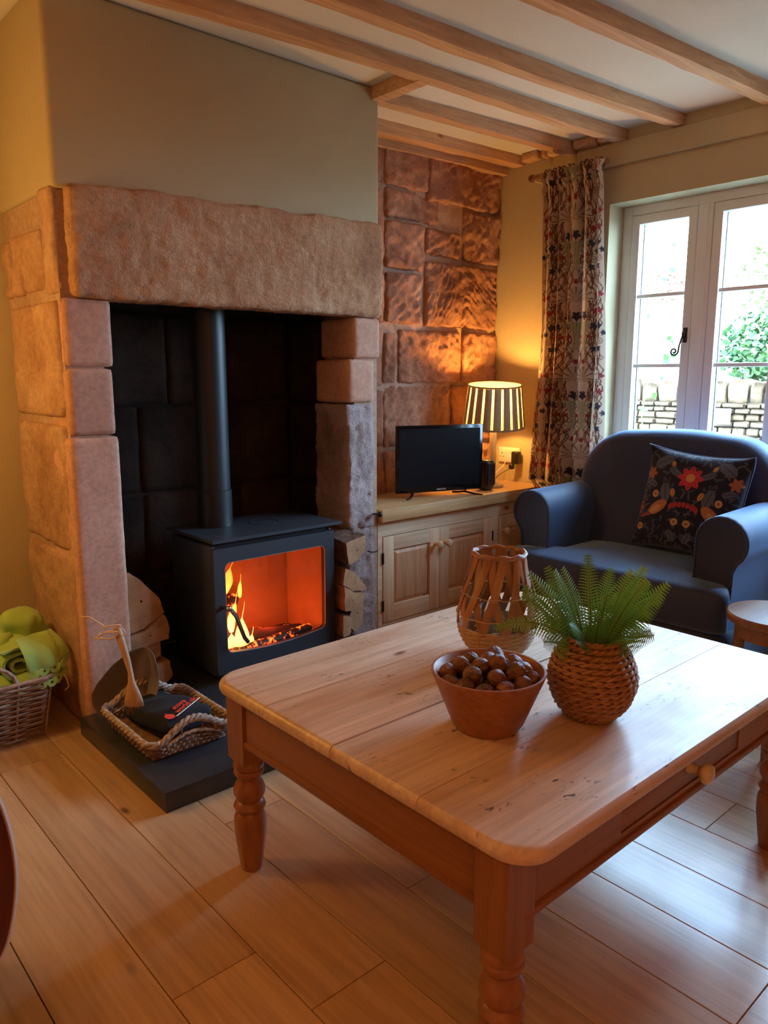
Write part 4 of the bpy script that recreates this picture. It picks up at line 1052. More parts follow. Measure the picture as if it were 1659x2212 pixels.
# ================================================================== things on the table
BW = thing('bowl', 'tapered reddish wooden bowl filled with walnuts', 'bowl', (1.125, .945, TZ))
bc = (1.125, .945, TZ + .0005)
MB().lathe(bc, [(.058, 0), (.066, .001), (.074, .012), (.112, .108), (.1155, .118), (.1155, .1205), (.111, .121), (.106, .116), (.074, .024), (.06, .014), (.005, .013)], 56, cap=True).build('shell', MAT['bowl'], BW)
wal = []
for v_ in range(3):
    m = MB(); rings = []
    for i in range(21):
        a = -PI / 2 + PI * i / 20; ring = []
        for k in range(30):
            t_ = 2 * PI * k / 30; rr = max(math.cos(a), .01) * .0168
            seam_ = 1 + .09 * math.exp(-((math.sin(t_)) / .16) ** 2) * math.cos(a)
            d_ = 1 + .11 * noise.noise(Vector((math.cos(t_) * 2, math.sin(t_) * 2, a * 2 + v_ * 5))) - .13 * abs(noise.noise(Vector((math.cos(t_) * 5, math.sin(t_) * 5, a * 3 + v_ * 5))))
            ring.append(Vector((rr * math.cos(t_) * seam_ * d_, rr * math.sin(t_) * seam_ * d_ * .93, math.sin(a) * .0188 * (1 + .03 * noise.noise(Vector((a, t_, v_)))))))
        rings.append(ring)
    me = m.loft(rings); wal.append(me)
random.seed(3); spots = []
for (rad, n_, z_) in ((.036, 5, .036), (.052, 7, .068), (.015, 2, .066), (.081, 12, .103), (.038, 5, .100), (.058, 7, .124), (.020, 3, .134)):
    for k in range(n_):
        a = 2 * PI * k / n_ + rad * 40; spots.append((rad * math.cos(a) + random.uniform(-.003, .003), rad * math.sin(a) + random.uniform(-.003, .003), z_ + random.uniform(-.004, .004)))
base = []
for i, (a, b_, z_) in enumerate(spots):
    if i < 3:
        o = mesh('walnut', wal[i].V, wal[i].F, MAT['walnut'], None, smooth=True); base.append(o); w_ = o
    else:
        w_ = base[i % 3].copy(); COL.objects.link(w_)
    w_.location = (bc[0] + a, bc[1] + b_, TZ + z_); w_.rotation_euler = (random.uniform(0, 6), random.uniform(0, 6), random.uniform(0, 6))
    s_ = random.uniform(.98, 1.2); w_.scale = (s_, s_, s_)
    tag(w_, 'brown wrinkled walnut piled in the wooden bowl', 'walnut', 'walnuts in the wooden bowl')

# cane lantern
LNc = (1.458, 1.200); LN = thing('cane_lantern', 'openwork woven cane lantern with a glass insert on the table', 'lantern', (LNc[0], LNc[1], TZ))
def lr(z): return float(np.interp(z, [0, .012, .03, .055, .085, .115, .15, .19, .23, .265], [.052, .066, .082, .094, .102, .1015, .094, .083, .071, .0655]))
def lpt(a, z, dr=0.0): r_ = lr(z) + dr; return Vector((LNc[0] + r_ * math.cos(a), LNc[1] + r_ * math.sin(a), TZ + z + .001))
for k in range(14):
    z_ = .004 + k * .0056
    MB().tube([lpt(2 * PI * i / 40, z_ + .0012 * math.sin(i * PI * .5 + k * PI), .0016 * math.cos(i * PI * .5 + k * PI)) for i in range(40)], .0040, 6, closed=True).build('coil', MAT['cord'], LN)
random.seed(17)
def strip(a0, z0, a1, z1, w, dr):
    rings = []
    for i in range(7):
        t_ = i / 6; a = a0 + (a1 - a0) * t_; z = z0 + (z1 - z0) * t_
        c0, c1 = lpt(a - w / lr(z) / 2, z - .002, dr), lpt(a + w / lr(z) / 2, z + .002, dr); n_ = (lpt(a, z, 1) - lpt(a, z)).normalized() * .0022
        rings.append([c0 - n_ * .4, c1 - n_ * .4, c1 + n_ * .2, (c0 + c1) / 2 + n_, c0 + n_ * .2])
    MB().loft(rings).build('strip', MAT['cane'], LN, angle=50)
n_ = 11
for k in range(n_):
    a = 2 * PI * k / n_; d_ = 2 * PI / n_
    strip(a, .066, a + d_ * .55, .168, .023, .001); strip(a + d_ * .12, .066, a - d_ * .50, .168, .020, -.003)
    strip(a + d_ * .5, .158, a + d_ * 1.0, .262, .021, .0015); strip(a + d_ * .62, .158, a + d_ * .15, .262, .018, -.002)
for z_ in (.110, .164): MB().tube([lpt(2 * PI * i / 44, z_ + .0015 * math.sin(i * 1.7), .003) for i in range(44)], .0014, 5, closed=True).build('binding_wire', MAT['cord'], LN)
MB().tube([lpt(2 * PI * i / 48, .263 + .002 * math.sin(i * 1.3), .0) for i in range(48)], .0062, 8, closed=True).build('rim', MAT['cane'], LN)
MB().lathe((LNc[0], LNc[1], TZ + .006), [(.01, 0), (.045, 0), (.047, .004), (.047, .12), (.045, .12), (.045, .006), (.01, .005)], 32, cap=False).build('glass_insert', MAT['jar'], LN)

# rope pot with fern
PTc = (1.325, .833); PT = thing('potted_fern', 'green artificial fern in a round woven rope pot on the table', 'potted plant', (PTc[0], PTc[1], TZ))
def pr(z): return float(np.interp(z, [0, .010, .03, .06, .085, .11, .135, .155, .165], [.044, .058, .074, .086, .089, .084, .074, .061, .056]))
m = MB().lathe((PTc[0], PTc[1], TZ + .001), [(pr(z) - .006, z) for z in np.linspace(0, .165, 14)] + [(pr(.165) - .012, .165), (.048, .14), (.01, .138)], 36); m.build('inner_pot', MAT['rope'], PT)
NR = 15
for k in range(NR):
    z_ = .006 + k * (.160 / (NR - 1))
    for s_ in (0, 1):
        pts = []
        for i in range(72):
            a = 2 * PI * i / 72; q = i * 2 * PI / 6 + s_ * PI + k * .7; w_ = .0034
            rr = pr(z_) + w_ * .75 * math.cos(q) + .0015 * noise.noise(Vector((i * .4, k, 0))); zz = z_ + w_ * math.sin(q) + .002 * noise.noise(Vector((i * .15, k * 2, 3)))
            pts.append((PTc[0] + rr * math.cos(a), PTc[1] + rr * math.sin(a), TZ + zz + .003))
        MB().tube(pts, .0036, 5, closed=True).build('rope_strand', MAT['rope'], PT)
def frond(az, tilt0, length, bend, seed, droop=0.0, width=.030):
    """one fern frond: midrib with paired toothed pinnae; az direction, tilt0 from vertical"""
    random.seed(seed); length *= .76; n_ = 32; P = [Vector((PTc[0] + .018 * math.cos(az), PTc[1] + .018 * math.sin(az), TZ + .14))]; th_ = tilt0; st = length / n_
    dirs = []
    for i in range(n_):
        th_ += bend / n_ + droop * (i / n_) ** 2 / n_ * 3
        d_ = Vector((math.sin(th_) * math.cos(az), math.sin(th_) * math.sin(az), math.cos(th_))); dirs.append(d_); P.append(P[-1] + d_ * st)
    side = Vector((-math.sin(az), math.cos(az), 0)); vd_ = math.sin(az - math.atan2(.747, .665)); tw = 1.1 * vd_ + random.uniform(-.3, .3)
    mb = MB(); stem = MB().tube(P[:-1], lambda u: .0016 * (1 - .75 * u), 5)
    for i in range(4, n_ - 1):
        for sub in (0,):
            u_ = (i + sub) / n_; p = P[i].lerp(P[i + 1], sub); d_ = dirs[i]; nrm_ = side.cross(d_).normalized()
            sd = side * math.cos(tw) + nrm_ * math.sin(tw)
            L = width * 1.5 * (math.sin(min(1, (u_ - .12) / .25) * PI / 2)) * (1 - u_) ** .62 + .002
            for s_ in (1, -1):
                dv = (sd * s_ + d_ * .42).normalized(); nn = dv.cross(d_).normalized() * s_; up_ = d_.cross(nn)
                wd = st * .27; k_ = 9; V = []; F = []
                pts_u = []; pts_d = []
                for q in range(k_ + 1):
                    t_ = q / k_; c_ = p + dv * (L * t_) - nn * (-s_) * 0 + Vector((0, 0, -1)) * (L * t_ * t_ * .22); ww = wd * (1 - t_ * .75) * (.9 if q % 2 == 0 else 2.25)
                    pts_u.append(c_ + d_ * ww); pts_d.append(c_ - d_ * ww)
                b0 = len(mb.V); mb.V += pts_u + pts_d
                for q in range(k_): mb.F.append((b0 + q, b0 + q + 1, b0 + k_ + 1 + q + 1, b0 + k_ + 1 + q))
    f_ = mesh('frond', mb.V, mb.F, MAT['fern'], PT, smooth=False)
    stem.build('midrib', MAT['stem'], f_)
# image right is (0.747,-0.665); away is (0.665,0.747)
A_R = math.atan2(-.665, .747)
def azi(deg): return A_R + R(deg)      # 0 = to the right of the photo, 90 = away, 180 = left
for a in ((180, .50, .285, .25, 1), (165, .62, .25, .35, 2), (195, .32, .27, .18, 3), (150, .38, .26, .2, 4), (10, .35, .27, .22, 5), (-15, .55, .27, .22, 6), (25, .62, .25, .3, 7), (90, .22, .27, .15, 8), (60, .45, .25, .3, 9),
          (-60, .25, .20, .3, 10), (-100, .35, .17, .5, 11), (-40, .75, .17, .6, 12), (0, .95, .15, .4, 13), (120, .6, .24, .4, 14), (-130, .55, .17, .6, 15), (200, 1.0, .15, .5, 16)):
    frond(azi(a[0]), a[1], a[2], a[3], a[4])
frond(azi(183), .75, .29, .9, 17, droop=.5, width=.022)
for a in ((185, .15, .26, .3, 21), (0, .12, .25, .35, 22), (-90, .1, .22, .6, 23), (172, .75, .24, .2, 24), (12, .78, .24, .2, 25), (-70, .6, .16, .8, 26), (-120, .75, .15, .7, 27), (-20, .3, .25, .3, 28)): frond(azi(a[0]), a[1], a[2], a[3], a[4])

# ================================================================== felt throw in a wicker basket (left of the fireplace)
WB = thing('wicker_basket', 'rectangular brown wicker basket on the floor left of the stone jamb', 'basket', (.56, 2.72, 0))
bx0, bx1, by0, by1, bh = .30, .745, 2.56, 2.90, .205
def bpt(s, z, dr=0):
    """s in [0,4): around the rectangle; flares with height"""
    fl_ = z / bh * .028; x0, x1, y0, y1 = bx0 - fl_, bx1 + fl_, by0 - fl_, by1 + fl_; k = int(s) % 4; u_ = s - int(s)
    c = [(x0, y0), (x1, y0), (x1, y1), (x0, y1)]; p, q = c[k], c[(k + 1) % 4]; nx, ny = [(0, -1), (1, 0), (0, 1), (-1, 0)][k]
    e = min(1, min(u_, 1 - u_) / .04); r_ = dr * e - .02 * (1 - e) ** 2
    return Vector((p[0] + (q[0] - p[0]) * u_ + nx * r_, p[1] + (q[1] - p[1]) * u_ + ny * r_, z + .004))
NS = 64
for j in range(22):
    z = .006 + j * .0092; pts = [bpt(4 * i / NS, z, .0035 * (1 if ((i // 2) + j) % 2 == 0 else -1)) for i in range(NS)]
    MB().tube(pts, .0046, 5, closed=True).build('weaver', MAT['wicker2' if j % 5 == 0 else 'wicker'], WB)
for i in range(0, NS, 4): MB().tube([bpt(4 * (i + .5) / NS, z, 0) for z in (.0, .1, .205)], .0045, 6).build('stake', MAT['wicker2'], WB)
for q in range(3): MB().tube([bpt(4 * i / 96, bh + .002 + .003 * math.sin(i * .9 + q * 2.1), .004 * math.cos(i * .9 + q * 2.1)) for i in range(96)], .0048, 6, closed=True).build('rim_strand', MAT['wicker2'], WB)
for yy in (by0 - .022,):
    for q in range(3): MB().tube([(.590 + .072 * math.cos(PI * i / 20) + .003 * math.cos(i * .9 + q * 2.1), yy + .006 * math.sin(i * .9 + q * 2.1), bh - .012 + .085 * math.sin(PI * i / 20)) for i in range(21)], .005, 6).build('handle_strand', MAT['wicker2'], WB)
MB().box(bx0 + .01, bx1 - .01, by0 + .01, by1 - .01, .002, .012).build('base', MAT['wicker'], WB)
TH = thing('felt_throw', 'lime green felt throw with punched scalloped edges, rolled in the wicker basket', 'throw', (.55, 2.72, .1))
def felt_roll(y0, y1, cx_, cz_, R0, turns, seed, name='roll', ax='y'):
    n_ = 70; rings = []
    for side_ in range(9):
        y = y0 + (y1 - y0) * side_ / 8; ring = []
        def rad(t_): return R0 * (.22 + .78 * t_) * (1 + .09 * noise.noise(Vector((t_ * 6, y * 4, seed))))
        outp = []; inp = []
        for i in range(n_):
            t_ = i / (n_ - 1); a = t_ * turns * 2 * PI + .4; r_ = rad(t_); sq = .82 + .12 * math.sin(a * 2 + seed)
            outp.append((cx_ + r_ * math.cos(a), cz_ + r_ * math.sin(a) * sq)); inp.append((cx_ + (r_ - .011) * math.cos(a), cz_ + (r_ - .011) * math.sin(a) * sq))
        for (a, b_) in outp + inp[::-1]:
            ring.append(Vector((a, y + .01 * noise.noise(Vector((a * 20, b_ * 20, seed))), b_)) if ax == 'y' else Vector((y, a, b_)))
        rings.append(ring)
    MB().loft(rings, cap=True).build(name, MAT['felt'], TH, angle=70)
felt_roll(2.575, 2.80, .688, .262, .088, 2.3, 1)
felt_roll(2.60, 2.86, .47, .285, .10, 1.8, 5)
V, F = rbox((.69, .84, 2.70, 2.83, .19, .395), .016, .06, .03, 7, 12, lambda p, n: Vector((p.x - .25 * (p.z - .3), p.y, p.z))); mesh('back_bundle', V, F, MAT['felt'], TH, smooth=True)
V, F = rbox((.34, .70, 2.66, 2.88, .20, .345), .02, .06, .05, 8, 22); mesh('back_bundle', V, F, MAT['felt'], TH, smooth=True)
V, F = rbox((.31, .735, 2.585, 2.88, .10, .20), .02, .03, .015, 9, 14); mesh('folded_body', V, F, MAT['felt'], TH, smooth=True)
# scalloped, punched edge: each flap is a curved sheet with lobes and holes
def scallop(p0, p1, drop, n_, bulge, seed):
    p0, p1 = Vector(p0), Vector(p1); al = (p1 - p0) / n_; L = al.length; ad = al.normalized(); up_ = Vector((0, 0, 1)); outd = ad.cross(up_).normalized()
    if outd.y > 0 and abs(outd.y) > .5: outd = -outd
    for k in range(n_):
        c = p0 + al * (k + .5); mb = MB(); r_ = L * .5; K = 18
        dn = lambda z_: -z_ * drop
        def pt(a_, b_):      # a_ along, b_ down
            return c + ad * a_ - up_ * b_ + outd * (bulge * math.sin(min(1, b_ / (drop + r_)) * 2.0) + .004 * math.sin((k + a_ / L) * 2.2 + seed))
        outer = []; hole = []
        for i in range(K):
            t_ = 2 * PI * i / K; ca, sa = math.cos(t_), math.sin(t_)
            if sa >= 0: outer.append((r_ * ca, drop + r_ * sa * 1.0))
            else:
                m_ = max(abs(ca), abs(sa)); outer.append((r_ * ca / m_ if abs(ca) > .2 else r_ * ca / m_, drop + (drop * sa / m_)))
            hole.append((r_ * .28 * ca, drop + r_ * .30 * sa))
        V1 = [pt(*q) for q in outer]; V2 = [pt(*q) for q in hole]; V3_ = [v - outd * .003 for v in V1]; V4 = [v - outd * .003 for v in V2]
        mb.loft([V3_, V1, V2, V4, V3_], cap=False); mb.build('scalloped_edge', MAT['felt'], TH, angle=40)
def sheet(tp_, bt_, seed, name='drape'):
    rings = []; A = [Vector(p) for p in tp_]; B = [Vector(p) for p in bt_]
    for j in range(9):
        u_ = j / 8; ring = []
        for i in range(25):
            v_ = i / 24; k = min(int(v_ * (len(A) - 1)), len(A) - 2); f_ = v_ * (len(A) - 1) - k
            p = A[k].lerp(A[k + 1], f_).lerp(B[k].lerp(B[k + 1], f_), u_)
            p += Vector((0, -1, .4)) * ((.020 if seed == 1 else .008) * math.sin(PI * u_) + .005 * math.sin(v_ * 14 + seed) * u_); ring.append(p)
        ring += [p + Vector((0, .003, -.002)) for p in ring[::-1]]
        rings.append(ring)
    MB().loft(rings).build(name, MAT['felt'], TH, angle=70)
sheet([(.68, 2.585, .345), (.74, 2.60, .350), (.79, 2.62, .345), (.815, 2.66, .335)], [(.700, 2.548, .236), (.745, 2.540, .240), (.80, 2.540, .248), (.850, 2.592, .266)], 1)
scallop((.700, 2.548, .238), (.80, 2.540, .250), .012, 3, .004, 1); scallop((.80, 2.540, .250), (.850, 2.592, .268), .010, 2, .004, 2)
sheet([(.66, 2.600, .235), (.72, 2.590, .235), (.78, 2.590, .24), (.82, 2.62, .245)], [(.66, 2.548, .200), (.72, 2.542, .194), (.785, 2.542, .196), (.832, 2.588, .212)], 4)
scallop((.655, 2.540, .204), (.785, 2.534, .200), .010, 4, .003, 3); scallop((.785, 2.534, .200), (.834, 2.582, .217), .009, 2, .003, 5)
MB().tube([(.815, 2.555, .20), (.822, 2.55, .18), (.826, 2.548, .155), (.812, 2.545, .145)], .0022, 5).build('loose_cord', MAT['twine'], TH)

# ================================================================== low basket on the hearth, black mitt, brush, scoop
HB_ = thing('shallow_basket', 'shallow woven grass basket with arched ends on the slate hearth', 'basket', (1.0, 2.19, .062))
gx0, gx1, gy0, gy1, gh = .885, 1.130, 2.03, 2.355, .055
def gpt(s, z, dr=0):
    u0 = z / gh; fl_ = u0 * .022; x0, x1, y0, y1 = gx0 - fl_, gx1 + fl_, gy0 - fl_, gy1 + fl_; k = int(s) % 4; u_ = s - int(s)
    c = [(x0, y0), (x1, y0), (x1, y1), (x0, y1)]; p, q = c[k], c[(k + 1) % 4]; nx, ny = [(0, -1), (1, 0), (0, 1), (-1, 0)][k]
    e = min(1, min(u_, 1 - u_) / .10); r_ = dr * e - .024 * (1 - e) ** 2
    lift = (.050 * math.sin(PI * min(max((u_ - .12) / .76, 0), 1)) ** 1.3 if k in (0, 2) else 0) * u0
    return Vector((p[0] + (q[0] - p[0]) * u_ + nx * r_, p[1] + (q[1] - p[1]) * u_ + ny * r_, .067 + z + lift))
MAT['grass'] = plain('dark_grass_weave', (.16, .085, .045), .5, col2=(.34, .21, .125), ns=50, b=.6, bs=150)
for j in range(7):
    if j in (4, 5): rng = [(.0, .22), (.78, 2.22), (2.78, 4.0)]
    else: rng = [(0, 4)]
    for (a, b_) in rng:
        n_ = max(6, int(26 * (b_ - a))); full = (b_ - a) > 3.9
        pts = [gpt(a + (b_ - a) * i / n_ if full else a + (b_ - a) * i / n_ * .999, .004 + j * .0082, .003 * (1 if (i + j) % 2 else -1)) for i in range(n_ if full else n_ + 1)]
        MB().tube(pts, .0046, 5, closed=full).build('weaver', MAT['grass'], HB_)
MAT['rimg'] = plain('wrapped_rim', (.26, .17, .11), .5, col2=(.62, .50, .40), ns=70, b=.5, bs=90)
for q in range(3): MB().tube([gpt(4 * i / 160, gh + .0015 * math.sin(i * .8 + q * 2.1), .0055 * math.cos(i * .8 + q * 2.1)) + Vector((0, 0, .0055 * math.sin(i * .8 + q * 2.1))) for i in range(160)], .0062, 6, closed=True).build('rim_strand', MAT['rimg'], HB_)
for s_ in (0, 2):
    for q in range(2): MB().tube([gpt(s_ + .13 + .74 * i / 30, gh * .56 + .0, .004 * math.cos(i + q * PI)) for i in range(31)], .0042, 6).build('hand_hole_edge', MAT['rimg'], HB_)
MB().box(gx0, gx1, gy0, gy1, .0635, .072, bev=.002).build('base', MAT['grass'], HB_)
for i in range(16):
    s_ = i / 4 + .125; MB().tube([gpt(s_, z, 0) for z in (0, gh * .5, gh)], .0034, 5).build('stake', MAT['grass'], HB_)

MT = thing('black_mitt', 'folded black fabric glove with a red and white logo inside the shallow basket', 'glove', (.97, 2.02, .12))
MX = Matrix.Translation((1.005, 2.195, .132)) @ Matrix.Rotation(R(4), 4, 'Z') @ Matrix.Rotation(R(-8), 4, 'X') @ Matrix.Rotation(R(-5), 4, 'Y')
def mittd(p, n):
    q = p.copy(); q.z += .022 * math.cos(p.x * 14) * math.cos(p.y * 8) - .01 + .004 * math.sin(p.y * 45 + p.x * 30) * (1 if n.z > .3 else 0)
    if p.y > .08: q.x *= 1 - (p.y - .08) * 2.2
    return q
V, F = rbox((-.085, .085, -.15, .165, -.02, .022), .009, .02, .004, 14, 9, mittd)
mt = mesh('mitt_body', [MX @ v for v in V], F, MAT['cloth'], MT, smooth=True)
V, F = rbox((-.075, .09, -.14, .05, -.045, -.012), .012, .015, .006, 12, 10); mesh('lower_mitt', [MX @ v for v in V], F, MAT['cloth'], MT, smooth=True)
TXT = MX @ Matrix.Translation((.008, -.108, .0335)) @ Matrix.Rotation(R(14), 4, 'X') @ Matrix.Rotation(R(20), 4, 'Z')
text_obj('logo_text', 'stove', .026, MAT['redink'], TXT @ Matrix.Translation((.0, .015, 0)), MT, .0006, True)
text_obj('logo_text', 'world uk', .026, MAT['redink'], TXT @ Matrix.Translation((.008, -.006, 0)), MT, .0006, True)
MB().box(-.055, .062, -.0225, -.019, -.0006, .0008).xf(TXT).build('logo_underline', MAT['whiteink'], MT)
fo = [(-.060, -.018), (-.047, -.020), (-.040, -.010), (-.042, .002), (-.047, .008), (-.049, .020), (-.056, .010), (-.059, .014), (-.066, .003), (-.067, -.010)]
MB().loft([[Vector((a - .012, b_, z)) for a, b_ in fo] for z in (-.0004, .0008)]).xf(TXT).build('logo_flame', MAT['redink'], MT, smooth=False)

BR = thing('hearth_brush', 'beech handled hearth brush with a twine loop leaning behind the shallow basket', 'brush', (.96, 2.29, .12))
bt, bb = Vector((.925, 2.345, .395)), Vector((.945, 2.25, .17))
rings = []; dd = (bb - bt); sidev = Vector((.747, -.665, 0)); fwd = dd.cross(sidev).normalized()
for u_, w_, th_ in ((0, .009, .008), (.02, .0125, .010), (.2, .0135, .0105), (.45, .0115, .010), (.62, .0085, .009), (.75, .011, .010), (.88, .022, .0105), (1.0, .030, .011), (1.08, .031, .010), (1.1, .027, .008)):
    c = bt + dd * u_ - sidev * (.018 * max(0, u_ - .6) / .4); rings.append([c + sidev * (w_ * math.cos(a)) + fwd * (th_ * math.sin(a)) for a in [2 * PI * k / 16 for k in range(16)]])
MB().loft(rings).build('handle', MAT['beech'], BR)
random.seed(6); m = MB()
bc_ = bt + dd * 1.02 - sidev * .018
for i in range(60):
    p = bc_ + sidev * random.uniform(-.026, .026) + fwd * random.uniform(-.008, .008); q = p + dd.normalized() * .045 + sidev * random.uniform(-.012, .012) + fwd * random.uniform(-.01, .01); m.tube([p, q], .0011, 4)
tag(m.build('bristles', MAT['bark'], BR), kind='stuff')
def ctw(pts, nm='twine'):
    P = [Vector(p) for p in pts]; out = []
    for i in range(len(P) - 1):
        p0, p1, p2, p3 = P[max(i - 1, 0)], P[i], P[i + 1], P[min(i + 2, len(P) - 1)]
        for k in range(7):
            t_ = k / 7; out.append(.5 * ((2 * p1) + (p2 - p0) * t_ + (2 * p0 - 5 * p1 + 4 * p2 - p3) * t_ ** 2 + (3 * p1 - p0 - 3 * p2 + p3) * t_ ** 3))
    out.append(P[-1]); MB().tube(out, .0024, 5).build(nm, MAT['twine'], BR)
def sc(r_, z, dpt=0): return Vector((.925, 2.335, .385)) + sidev * r_ + Vector((0, 0, z)) - Vector((.665, .747, 0)) * dpt
ctw([sc(-.118, .048), sc(-.09, .046), (sc(-.065, .03)), sc(-.045, .016)])
ctw([sc(.008, .01), sc(.01, .022, .01), sc(-.02, .022, .015), sc(-.048, .012, .01), sc(-.062, -.004), sc(-.06, -.018), sc(-.05, -.028)])
ctw([sc(.002, .0, .012), sc(-.03, .004, .015), sc(-.055, -.014, .01), sc(-.078, -.026)])
ctw([sc(-.078, -.028), sc(-.05, -.022, .01), sc(-.02, -.022, .014), sc(.0, -.008, .012), sc(-.03, .002, .02), sc(-.062, -.014, .01)])
ctw([sc(.0, .02, .01), sc(.02, .008, .01), sc(.024, -.01, .005), sc(.012, -.012, .011)])

SC_ = thing('ash_scoop', 'curved steel ash scoop standing between the stone jamb and the shallow basket', 'scoop', (.90, 2.32, .062))
aw = Vector((.665, .747, 0)); BC = Vector((.945, 2.375, 0)); rings = []
# left silhouette (offset to the photo's left of BC, height) and right silhouette
for (lo_, ro_, z, bow) in ((-.085, .03, .066, .05), (-.106, .085, .105, .07), (-.108, .11, .145, .075), (-.090, .12, .18, .075), (-.062, .122, .215, .07), (-.032, .118, .25, .06), (.006, .11, .28, .05), (.03, .10, .30, .035)):
    ring = []
    for i in range(17):
        u_ = i / 16; w_ = lo_ + (ro_ - lo_) * u_; ring.append(BC + sidev * w_ + aw * (bow * math.sin(PI * u_)) + Vector((0, 0, z)))
    ring += [p + aw * .002 for p in ring[::-1]]
    rings.append(ring)
MB().loft(rings).build('blade', MAT['steel'], SC_, angle=60)

# ================================================================== stool and leather chair at the frame's edge
SL = thing('stool', 'small round dark wooden stool in front of the navy armchair', 'stool', (2.50, .905, 0))
MB().lathe((2.50, .905, 0), [(.02, .418), (.138, .418), (.150, .424), (.153, .432), (.153, .444), (.148, .450), (.02, .450)], 48).build('seat', MAT['stool'], SL)
MB().lathe((2.50, .905, 0), [(.118, .372), (.124, .372), (.124, .419), (.118, .419)], 40, cap=False).build('apron', MAT['stool'], SL)
for k in range(4):
    a = R(20 + 90 * k); MB().tube([(2.50 + .10 * math.cos(a), .905 + .10 * math.sin(a), .42), (2.50 + .135 * math.cos(a), .905 + .135 * math.sin(a), .0)], lambda u: .019 - .006 * u, 12).build('leg', MAT['stool'], SL)
LA = thing('leather_chair', 'dark red leather chair with pale piping, cut off at the lower left edge', 'armchair', (-.15, 1.35, 0))
LPf = [(-.02, 0.330), (.13, 0.315), (.195, 0.330), (.235, 0.370), (.252, 0.420), (.262, 0.480), (.262, 0.530), (.255, 0.595), (.238, 0.650), (.19, 0.690), (.12, 0.705), (.04, 0.690), (-.01, 0.650)]
for _ in range(2):                       # round the outline
    q = [LPf[0]]
    for a, b_ in zip(LPf[:-1], LPf[1:]): q += [(a[0] * .75 + b_[0] * .25, a[1] * .75 + b_[1] * .25), (a[0] * .25 + b_[0] * .75, a[1] * .25 + b_[1] * .75)]
    LPf = q + [LPf[-1]]
rings = []
for Y_, k in ((1.096, .90), (1.088, .96), (1.094, .99), (1.11, 1.0), (1.5, 1.0), (1.85, 1.0)): rings.append([Vector((.12 + (p[0] - .12) * k, Y_, .48 + (p[1] - .48) * k)) for p in LPf])
MB().loft(rings).build('arm', MAT['leather'], LA, angle=60)
tag(MB().tube([Vector((.12 + (p[0] - .12) * .985, 1.093, .48 + (p[1] - .48) * .985)) for p in LPf[6:]], .0042, 6).build('piping', plain('cream_piping', (.55, .45, .38), .5), LA), 'pale piping')
V, F = rbox((-.62, -.03, 1.12, 1.86, .20, .46), .06, .05); mesh('seat', V, F, MAT['leather'], LA, smooth=True)
V, F = rbox((-.62, .15, 1.80, 1.98, .20, .90), .06, .07); mesh('backrest', V, F, MAT['leather'], LA, smooth=True)
rings = []
for Y_, k in ((1.11, 1.0), (1.85, 1.0)): rings.append([Vector((-.47 - (p[0] - .12) * k, Y_, .48 + (p[1] - .48) * k)) for p in LPf])
MB().loft(rings).build('arm', MAT['leather'], LA, angle=60)
for (lx, ly) in ((.195, 1.14), (.08, 1.90), (-.55, 1.14), (-.55, 1.90)):
    MB().lathe((lx, ly, 0), [(.014, 0), (.016, .06), (.026, .14), (.034, .22), (.03, .30)], 16).build('leg', MAT['darkwood'], LA)

# ================================================================== garden beyond the window
gd = MB().box(3.76, 16, -8, 16, -.25, -.06).build('garden_ground', MAT['gravel'], smooth=False); tag(gd, kind='structure')
GW = thing('garden_wall', 'sunlit dry stone garden wall with upright coping stones seen through the window', 'wall', (6.6, 3, -.06))
MB().box(6.54, 6.85, 0.0, 7.0, -.06, 1.06).build('wall_core', MAT['gdark'], GW, smooth=False)
random.seed(21); z = .30; tmpl = []
for k in range(6):
    V, F = rbox((-.5, .5, -.5, .5, -.5, .5), .34, .16, .09, 1.3, 200 + k, oct_=2); me = bpy.data.meshes.new('stone'); me.from_pydata([tuple(v) for v in V], [], F); me.polygons.foreach_set('use_smooth', [True] * len(me.polygons)); me.materials.append(MAT['gstone']); tmpl.append(me)
def gstone(y0, y1, z0, z1, x=6.53, dx=.10):
    o = bpy.data.objects.new('stone', random.choice(tmpl)); put(o, GW)
    o.location = (x + random.uniform(-.012, .012), (y0 + y1) / 2, (z0 + z1) / 2); o.scale = (dx, (y1 - y0) * 1.02, (z1 - z0) * 1.05)
    o.rotation_euler = (random.uniform(-.03, .03), 0, 0)
for hgt in (.08, .07, .075, .06, .065, .05, .07, .055, .06, .045, .05):
    y = 1.5
    while y < 4.9:
        w_ = random.uniform(.10, .20); gstone(y + .005, y + w_ - .005, z + .004, z + hgt - .004); y += w_
    z += hgt
y = 1.5
while y < 4.9:
    w_ = random.uniform(.10, .20); gstone(y + .006, y + w_ - .006, z - .01, z + random.uniform(.15, .20), 6.60, .22); y += w_
pq = MB().box(6.44, 6.462, 2.862, 2.995, .797, .928, bev=.003).build('white_plaque', MAT['white']); tag(pq, 'plain white square plaque on the garden stone wall', 'plaque')
bk = MB().loft([[Vector((x, yy, z)) for yy in (-3, 12)] + [Vector((x, yy, -.06)) for yy in (12, -3)] for x, z in ((6.86, 1.05), (8.0, 1.40), (10.5, 1.62), (14, 1.7))]).build('garden_bank', MAT['bank'], smooth=False); tag(bk, kind='structure')
